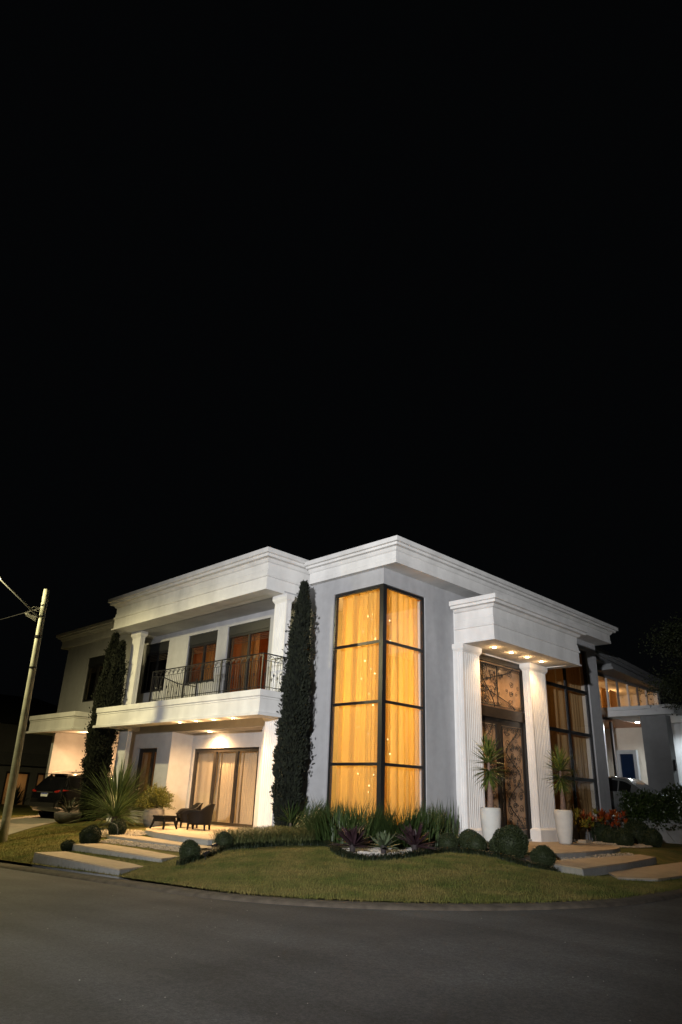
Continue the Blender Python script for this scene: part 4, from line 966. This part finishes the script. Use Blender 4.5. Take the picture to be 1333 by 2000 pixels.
# ------------------------------------------------------------------ cars
def car(label, loc, rz, st, paint, sc=1., wheels=(.85, 3.5), wr=.36, glass_sel=(), name='suv_car', trackw=.80):
    """body lofted through stations (y, z sill, z belt, z roof, half widths sill/belt/roof)"""
    t_ = thing(name, label, 'car', loc, rz); t_.scale = (sc,)*3; m = MB(); ring = []
    for (y, zb_, zl, zr_, wb, wl, wr_) in st:
        h = [(0, zb_), (wb*.8, zb_), (wb, zb_+.07), (wl+.012, (zb_+zl)*.5), (wl, zl), (wl*.985, zl+.015), (wr_+.02, zl+(zr_-zl)*.88), (wr_*.9, zl+(zr_-zl)*.985), (0, zr_+.015)]
        ring.append([(x, y, z) for x, z in h]+[(-x, y, z) for x, z in h[-2:0:-1]])
    k_ = len(ring[0])
    for r_ in ring: m.v += r_
    for i in range(len(ring)-1):
        for j in range(k_): a = i*k_+j; b = i*k_+(j+1) % k_; m.f.append((a, b, b+k_, a+k_))
    m.f.append(tuple(range(k_-1, -1, -1))); m.f.append(tuple((len(ring)-1)*k_+j for j in range(k_)))
    body = m.build('body', paint, t_, True)
    CG = mat('car_glass', (.006, .007, .008), .06, .1, 3, spec=.7)
    def side(i0, f0, i1, f1, u0=.12, u1=.86, s_=1):
        """side window between fractional stations"""
        def pt(i, f, u):
            A, B = st[i], st[min(i+1, len(st)-1)]; v = [a+(b-a)*f for a, b in zip(A, B)]
            return (s_*(v[5]+(v[6]+.02-v[5])*u*.95+.012), v[0], v[2]+(v[3]-v[2])*u*.92)
        n = 4; w = MB(); T0 = i0+f0; T1 = i1+f1
        for kk in range(n+1):
            T_ = T0+(T1-T0)*kk/n; i = int(T_); f = T_-i; w.v += [pt(i, f, u0), pt(i, f, u1)]
        for kk in range(n): a = 2*kk; w.f.append((a, a+2, a+3, a+1) if s_ > 0 else (a, a+1, a+3, a+2))
        w.build('window', CG, t_)
    for g_ in glass_sel:
        side(*g_); side(*g_, s_=-1)
    for wy in wheels:
        for s_ in (-1, 1):
            wh = MB().lathe([(wr*.62, -.11), (wr*.93, -.115), (wr, -.07), (wr, .07), (wr*.93, .115), (wr*.62, .11)], 26, axis='x').build('wheel', mat('tyre_rubber', (.012, .012, .012), .85), t_, True, (s_*trackw, wy, wr))
            rm = MB().lathe([(wr*.64, .06), (wr*.64, .112), (wr*.58, .112), (wr*.56, .07)], 24, axis='x'); rm2 = MB()
            for a in range(7):
                an = 2*PI*a/7; d = Vector((0, math.cos(an), math.sin(an))); e = Vector((0, -math.sin(an), math.cos(an)))
                rm.add([d*.03+e*.025+Vector((.1, 0, 0)), d*wr*.6+e*.035+Vector((.1, 0, 0)), d*wr*.6-e*.035+Vector((.1, 0, 0)), d*.03-e*.025+Vector((.1, 0, 0)), d*.03+e*.025+Vector((.07, 0, 0)), d*wr*.6+e*.035+Vector((.07, 0, 0)), d*wr*.6-e*.035+Vector((.07, 0, 0)), d*.03-e*.025+Vector((.07, 0, 0))], [(0, 3, 2, 1), (0, 1, 5, 4), (2, 3, 7, 6), (1, 2, 6, 5)])
            if s_ < 0: rm.v = [(-x, y, z) for x, y, z in rm.v]
            rm.build('rim', mat('alloy_rim', (.45, .44, .43), .3, metal=.9), wh)
            MB().lathe([(wr*1.16, -.02), (wr*1.16, .0)], 26, axis='x').build('wheel_arch', mat('tyre_rubber', ()), t_, False, (s_*(trackw+.055), wy, wr+.02))
    return t_
BLK = mat('black_car_paint', (.006, .006, .007), .16, .2, 3, coat=1.)
suv = car('black sport utility car parked nose in under the carport', (-16.45, -2.75, .10), R(10),
 [(0, .48, .72, .76, .74, .80, .72), (.05, .36, .95, .99, .84, .88, .80), (.14, .3, 1.05, 1.16, .88, .91, .80), (.34, .27, 1.06, 1.45, .90, .92, .70), (.55, .25, 1.05, 1.62, .91, .925, .66), (1.0, .24, 1.03, 1.66, .92, .93, .66), (2.0, .24, 1.0, 1.67, .92, .93, .67), (2.7, .24, .98, 1.6, .92, .93, .66), (3.1, .24, .99, 1.35, .92, .92, .70), (3.45, .25, 1.0, 1.07, .92, .91, .76), (4.1, .28, .93, .97, .88, .86, .7), (4.38, .4, .75, .8, .78, .76, .6)], BLK, 1.1,
 (.88, 3.5), .37, [(3, .55, 4, .9), (5, .05, 5, .95), (6, .05, 7, .35)])
RED = mat('red_tail_lens', (.30, .012, .010), .2, .2, 6, spec=.6)
for s_ in (-1, 1):
    MB().tube([(s_*.62, .035, .98), (s_*.80, .06, 1.0), (s_*.885, .2, 1.03), (s_*.915, .42, 1.04)], [.03, .05, .05, .015], 6).build('tail_light', RED, suv)
    MB().tube([(s_*.66, .6, 1.68), (s_*.68, 1.0, 1.74), (s_*.68, 2.2, 1.74), (s_*.66, 2.6, 1.66)], .022, 6).build('roof_rail', mat('alloy_rim', ()), suv)
MB().add([(-.62, .125, 1.09), (.62, .125, 1.09), (.56, .40, 1.53), (-.56, .40, 1.53)], [(0, 1, 2, 3)]).build('rear_window', mat('car_glass', ()), suv)
MB().box(-.55, .55, .30, .52, 1.60, 1.635).build('spoiler', BLK, suv)
MB().box(-.5, .5, .005, .03, .95, .985).build('tailgate_trim', mat('alloy_rim', ()), suv)
pl = MB().box(-.21, .21, -.012, .012, .80, .935).build('number_plate', mat('plate_white', (.72, .74, .78), .5, .03), suv, loc=(0, .02, 0))
MB().box(-.208, .208, -.016, -.0125, .90, .933).build('plate_band', mat('plate_blue', (.02, .05, .35), .5), pl)
MB().box(-.78, .78, -.045, .12, .44, .60).build('rear_bumper', mat('black_plastic', (.012, .012, .012), .6), suv)
SIL = mat('silver_car_paint', (.34, .35, .34), .22, .05, 4, metal=.6, coat=1.)
car('silver car with dark windows parked behind the hedge on the raised drive', (-3.4, 18.4, 1.0), R(-96),
 [(0, .45, .80, .85, .74, .80, .7), (.06, .34, 1.0, 1.04, .82, .86, .76), (.5, .26, 1.05, 1.4, .88, .9, .7), (1.0, .25, 1.05, 1.66, .9, .91, .64), (2.2, .25, 1.02, 1.7, .9, .91, .65), (2.9, .25, 1.0, 1.62, .9, .9, .64), (3.5, .25, 1.02, 1.25, .9, .89, .7), (3.85, .26, 1.02, 1.08, .89, .87, .74), (4.5, .3, .93, .97, .84, .82, .66), (4.75, .4, .75, .8, .74, .72, .6)], SIL, 1.06, (.95, 3.75), .36, [(2, .6, 3, .45), (3, .55, 4, .6), (4, .7, 5, .55)], 'parked_car')

# ------------------------------------------------------------------ retaining wall, hedge and neighbour on the right
RW_ = thing('retaining_wall', 'low pale rendered retaining wall below the leafy hedge', 'wall', (0, 15.55, 0)); MB().box(-.3, 9.5, 0, .25, -.4, 1.0).build('wall_body', mat('old_render', (.30, .30, .29), .9, .1, 3, .3, 30, stain=.35), RW_); MB().box(-.32, 9.52, -.03, .28, 1.0, 1.06).build('coping', STONES, RW_)
dv = MB().add([(-8, 15.8, 1.0), (9.5, 15.8, 1.0), (9.5, 40, 1.0), (-8, 40, 1.0)], [(0, 1, 2, 3)]); dv.build('raised_drive', DRV)['kind'] = 'structure'
hd_ = thing('hedge', 'dense dark glossy hedge along the top of the retaining wall', 'hedge', (4.6, 15.5, .95)); n = 16000
P = np.stack([nrg.uniform(-4.3, 4.6, n), nrg.normal(size=n)*.34, nrg.random(n)**.8*1.15], 1); P[:, 2] *= (1+.13*np.sin(P[:, 0]*2.3)+.10*np.sin(P[:, 0]*5.1)+.08*np.sin(P[:, 0]*9))
P[:, 2] -= .35*(nrg.random(n) < .25)
V, F = diamonds(P, unit(nrg.normal(size=(n, 3))+[0, -.4, .7]), .11+.06*nrg.random(n), .034); np_mesh('crown', V, F, L_HEDGE, hd_)
m = MB()
for i in range(14):
    x = -4.1+.64*i; m.tube([(x, .1, -.05), (x+q.uniform(-.2, .2), q.uniform(-.15, .15), .4), (x+q.uniform(-.3, .3), q.uniform(-.2, .2), .85)], [.025, .02, .01], 5); m.tube([(x, -.2, -.05), (x+q.uniform(-.4, .4), -.42, -.35), (x+q.uniform(-.6, .6), -.45, -.7)], [.015, .012, .006], 4)
m.build('stem', BARK, hd_)
nb = thing('neighbour_house', 'modern neighbouring house with dark cornice, glazed upper floor and lit carport', 'house', (0, 0, 0))
NG = mat('neighbour_grey', (.20, .205, .21), .85, .05, 4, .15, 40, stain=.15); NW = mat('neighbour_white', (.55, .56, .57), .8, .03, 4)
MB().sweep([(-8, 16.9), (-.95, 16.9), (-2.75, 32.6), (-9, 32.6)], [(-1.5, 8.3), (-.15, 8.3), (-.15, 8.5), (-.05, 8.52), (-.05, 8.68), (0, 8.7), (0, 8.89), (-1.5, 8.87)]).build('cornice', NG, nb)
MB().sweep([(-7, 18.75), (-.97, 18.75), (-1.9, 29.2), (-7, 29.2)], [(-1.6, 7.98), (0, 7.98), (0, 8.1), (-.1, 8.12), (-.1, 8.29), (-1.6, 8.29)]).build('eave', NG, nb)
MB().box(-8, -2.7, 18.9, 28.9, 8.0, 8.7).build('roof', NG, nb)
MB().box(-6.2, -6.1, 18.9, 27.2, 5.9, 7.97).build('inner_wall', INNER, nb); MB().box(-6.1, -2.2, 27.1, 27.2, 5.9, 7.97).build('inner_wall', INNER, nb); MB().box(-6.1, -2.2, 18.9, 27.2, 5.8, 5.88).build('inner_floor', WOODIN, nb); MB().box(-6.1, -2.3, 18.9, 27.1, 7.88, 7.96).build('inner_ceiling', INNER, nb); MB().box(-6.1, -2.2, 18.85, 18.9, 5.9, 7.97).build('inner_wall', NW, nb)
GF = mat('grey_frame', (.16, .16, .165), .5); MU = [19.2, 20.4, 21.7, 23.0, 24.3, 25.5]
fr = MB().box(-2.2, -2.1, 18.9, 26.9, 7.85, 7.97).build('upper_window', GF, nb)
for y in MU: MB().box(-2.19, -2.11, y-.05, y+.05, 5.9, 7.85).build('mullion', NW if MU.index(y) % 2 else GF, fr)
for ya, yb in zip(MU, MU[1:]+[26.6]): MB().box(-2.155, -2.145, ya+.05, yb-.05, 5.9, 7.85).build('pane', GLASS, fr)
MB().box(-2.3, -2.05, 26.9, 27.25, 5.9, 7.97).build('corner_pier', NW, nb)
for a_, b_y in ((20.9, 21.6), (22.3, 22.9), (23.4, 24.2)): MB().box(-3.4, -3.36, a_, b_y, 5.9, 7.7).build('window_curtain', CURT_B, nb)
lamp('POINT', 'neighbour_room_light', (-4.0, 21.5, 7.4), 60, (1, .55, .22), size=.2); lamp('POINT', 'neighbour_room_light', (-4.0, 25.0, 7.4), 50, (1, .55, .22), size=.2)
MB().sweep([(-6, 27), (-6, 20.0), (1.3, 20.0), (1.3, 29)], [(-1.2, 5.8), (-.03, 5.8), (-.03, 6.08), (0, 6.1), (0, 6.27), (-1.2, 6.26)]).build('carport_slab', NW, nb)
MB().box(-5.5, 1.0, 20.6, 29, 5.83, 6.2).build('carport_soffit', NW, nb)
MB().box(-.55, .72, 20.35, 20.95, 1.0, 5.82).build('carport_pillar', NG, nb)
MB().box(-1.0, 8.0, 24.4, 24.6, 1.0, 5.82).build('white_wall', NW, nb)
MB().box(-7, -1.2, 25.6, 25.75, 1.0, 5.82).build('inner_wall', INNER, nb)
MB().box(-7, -4.4, 22.6, 22.7, 1.0, 5.82).build('inner_wall', WOODIN, nb)
MB().box(-3.75, -3.5, 22.3, 22.5, 1.0, 5.82).build('white_pier', NW, nb); MB().box(-3.1, -2.98, 22.3, 22.45, 1.0, 5.82).build('dark_pier', GF, nb)
MB().box(-2.05, -1.78, 25.0, 25.3, 1.0, 5.82).build('tan_pier', mat('tan_render', (.50, .38, .25), .8), nb)
MB().box(-2.75, -2.58, 22.0, 22.25, 1.0, 4.3).box(-1.85, -1.68, 22.0, 22.25, 1.0, 4.3).box(-2.58, -1.85, 22.0, 22.25, 4.1, 4.3).build('door_surround', NW, nb)
MB().box(-2.58, -1.85, 22.1, 22.16, 1.0, 4.1).build('blue_door', mat('blue_door_paint', (.005, .018, .055), .35), nb)
MB().box(.73, .83, 20.5, 20.65, 3.2, 3.7).build('wall_lantern', BLACKM, nb)
for x, y in ((-3.35, 23.1), (-1.95, 23.3)): MB().lathe([(.10, -.02), (.10, .0)], 14, (x, y, 5.828)).build('downlight', LEDW, nb)
for x, y, p_ in ((-3.4, 22.7, 110), (-1.95, 23.3, 150), (.6, 23.0, 260), (3.2, 22.9, 260)): lamp('SPOT', 'neighbour_downlight', (x, y, 5.75), p_, (.86, .95, 1), target=(x, y, 0), size=.06, spot=150, blend=.6)
lamp('POINT', 'neighbour_hall_light', (-1.2, 24.6, 4.6), 25, (1, .55, .25), size=.2)
t_ = thing('wall_sconce', 'small glowing wall lamp glimpsed beside the house corner', 'lamp', (-2.6, 19.0, 5.0)); MB().lathe([(.05, 0), (.07, .1), (.07, .3), (.05, .36)], 12).build('shade', emit('sconce_glow', (1, .72, .42), 5), t_, True); MB().tube([(0, 0, 0), (0, 0, -.3), (-.3, .2, -.35)], .02, 6).build('bracket', BLACKM, t_)

# ------------------------------------------------------------------ dark tree at the right edge
def tree(label, x, y, z, h, rx, n, seed, ll=.13, lo=.38):
    g_ = np.random.default_rng(seed); t_ = thing('tree', label, 'tree', (x, y, z)); m = MB(); m.tube([(0, 0, -.3), (.1, 0, h*.3), (.0, .1, h*.55)], [.24, .19, .11], 9); C = []
    for i in range(26):
        a = g_.uniform(0, 2*PI); e = g_.uniform(.3, 1); zz = h*g_.uniform(lo, .95); p = np.array([rx*e*math.cos(a)*(1-.4*abs(zz/h-.65)), rx*e*math.sin(a)*(1-.4*abs(zz/h-.65)), zz]); C.append(p)
        m.tube([(0, 0, h*.32), (p[0]*.5, p[1]*.5, (h*.32+zz)*.5), tuple(p)], [.08, .05, .015], 5)
    m.build('trunk', BARK, t_); parts = []
    for c_ in C:
        k_ = n//26; P = c_+g_.normal(size=(k_, 3))*[.55, .55, .38]; parts.append(diamonds(P, unit(g_.normal(size=(k_, 3))+[0, 0, -.3]), ll, .035))
    V, F = join(parts); np_mesh('crown', V, F, L_TREE, t_); return t_
tree('unseen tree added behind the camera to shade the right side', 16.4, -22.1, zroad(15), 7.2, 1.15, 9000, 21, .12, .60)  # unseen occluder tree, added to cast mottled shade over the right side
tree('dark leafy tree rising behind the hedge at the neighbour house', 4.6, 17.5, 1.0, 8.6, 2.3, 24000, 4)

# ------------------------------------------------------------------ dark house further down the street on the left
lh = thing('street_house', 'dark low house down the street with two lit narrow windows', 'house', (-36, 0, -1.0)); LG = mat('dim_render', (.16, .155, .145), .9, .08, 2, .1, 20); LD = mat('dark_roof', (.05, .05, .05), .9)
YS = [(-14, 2.95), (4.55, 5.05), (5.65, 12)]
for a, b in YS: MB().box(-9, 0, a, b, 0, 3.6).build('wall', LG, lh)
for a, b in ((2.95, 4.55), (5.05, 5.65)): MB().box(-9, 0, a, b, 3.2, 3.6).build('wall', LG, lh)
MB().box(-9.0, .35, -14.3, 12.3, 3.6, 4.4).build('fascia', mat('dim_fascia', (.10, .10, .098), .9), lh)
MB().box(-9, -1.0, -14, 12, 4.4, 6.3).build('upper_wall', LG, lh)
MB().add([(-9.5, -14.5, 6.3), (-.6, -14.5, 6.3), (-.6, 12.5, 6.3), (-9.5, 12.5, 6.3), (-5, -6, 8.6), (-5, 6, 8.6)], [(0, 1, 4), (1, 2, 5, 4), (2, 3, 5), (3, 0, 4, 5), (0, 3, 2, 1)]).build('roof', LD, lh)
for a, b in ((2.95, 4.55), (5.05, 5.65)):
    f_ = MB().box(-.12, .0, a, a+.1, .6, 3.2).box(-.12, 0, b-.1, b, .6, 3.2).box(-.12, 0, a+.1, b-.1, 3.08, 3.2).build('window', BROWNF, lh); MB().box(-.07, -.06, a+.1, b-.1, .0, 3.08).build('pane', GLASS, f_)
    MB().box(-.4, -.38, a+.0, b-.0, .0, 3.15).build('curtain_panel', CURT_C, f_)
lamp('POINT', 'street_house_room_light', (-37.6, 3.9, 1.5), 70, (1, .55, .22), size=.3); lamp('POINT', 'street_house_room_light', (-37.3, 5.35, 1.5), 22, (1, .55, .22), size=.3)
for i, (x, y, s_) in enumerate([(-30, 1.5, 1.0), (-29, 2.9, 1.1), (-28, 4.2, .9)]):
    m = rosette(MB(), (0, 0, .1), 120, 1.25*s_, .02, (20, 88), (.1, .6), q); t_ = thing('spiky_shrub', 'dark spiky shrub in front of the lit windows down the street', 'shrub', (x, y, hgt(x, y)), group='dark shrubs down the street'); m.build('crown', L_EDGE, t_)

# ------------------------------------------------------------------ grit and litter on the asphalt
m_ = []
def grit():
    while True:
        x, y = q.uniform(-6, 13), q.uniform(-15, -4)
        if dkerb(x, y) < -.1: return x, y
base_h = hgt; 
def hgt(x, y): return zroad(x)-.022 if dkerb(x, y) < 0 else base_h(x, y)
pebbles('road_grit', 150, grit, .008, mat('pale_grit', (.30, .29, .27), .9, .3, 20), 'scattered pale grit and bits of litter on the asphalt')
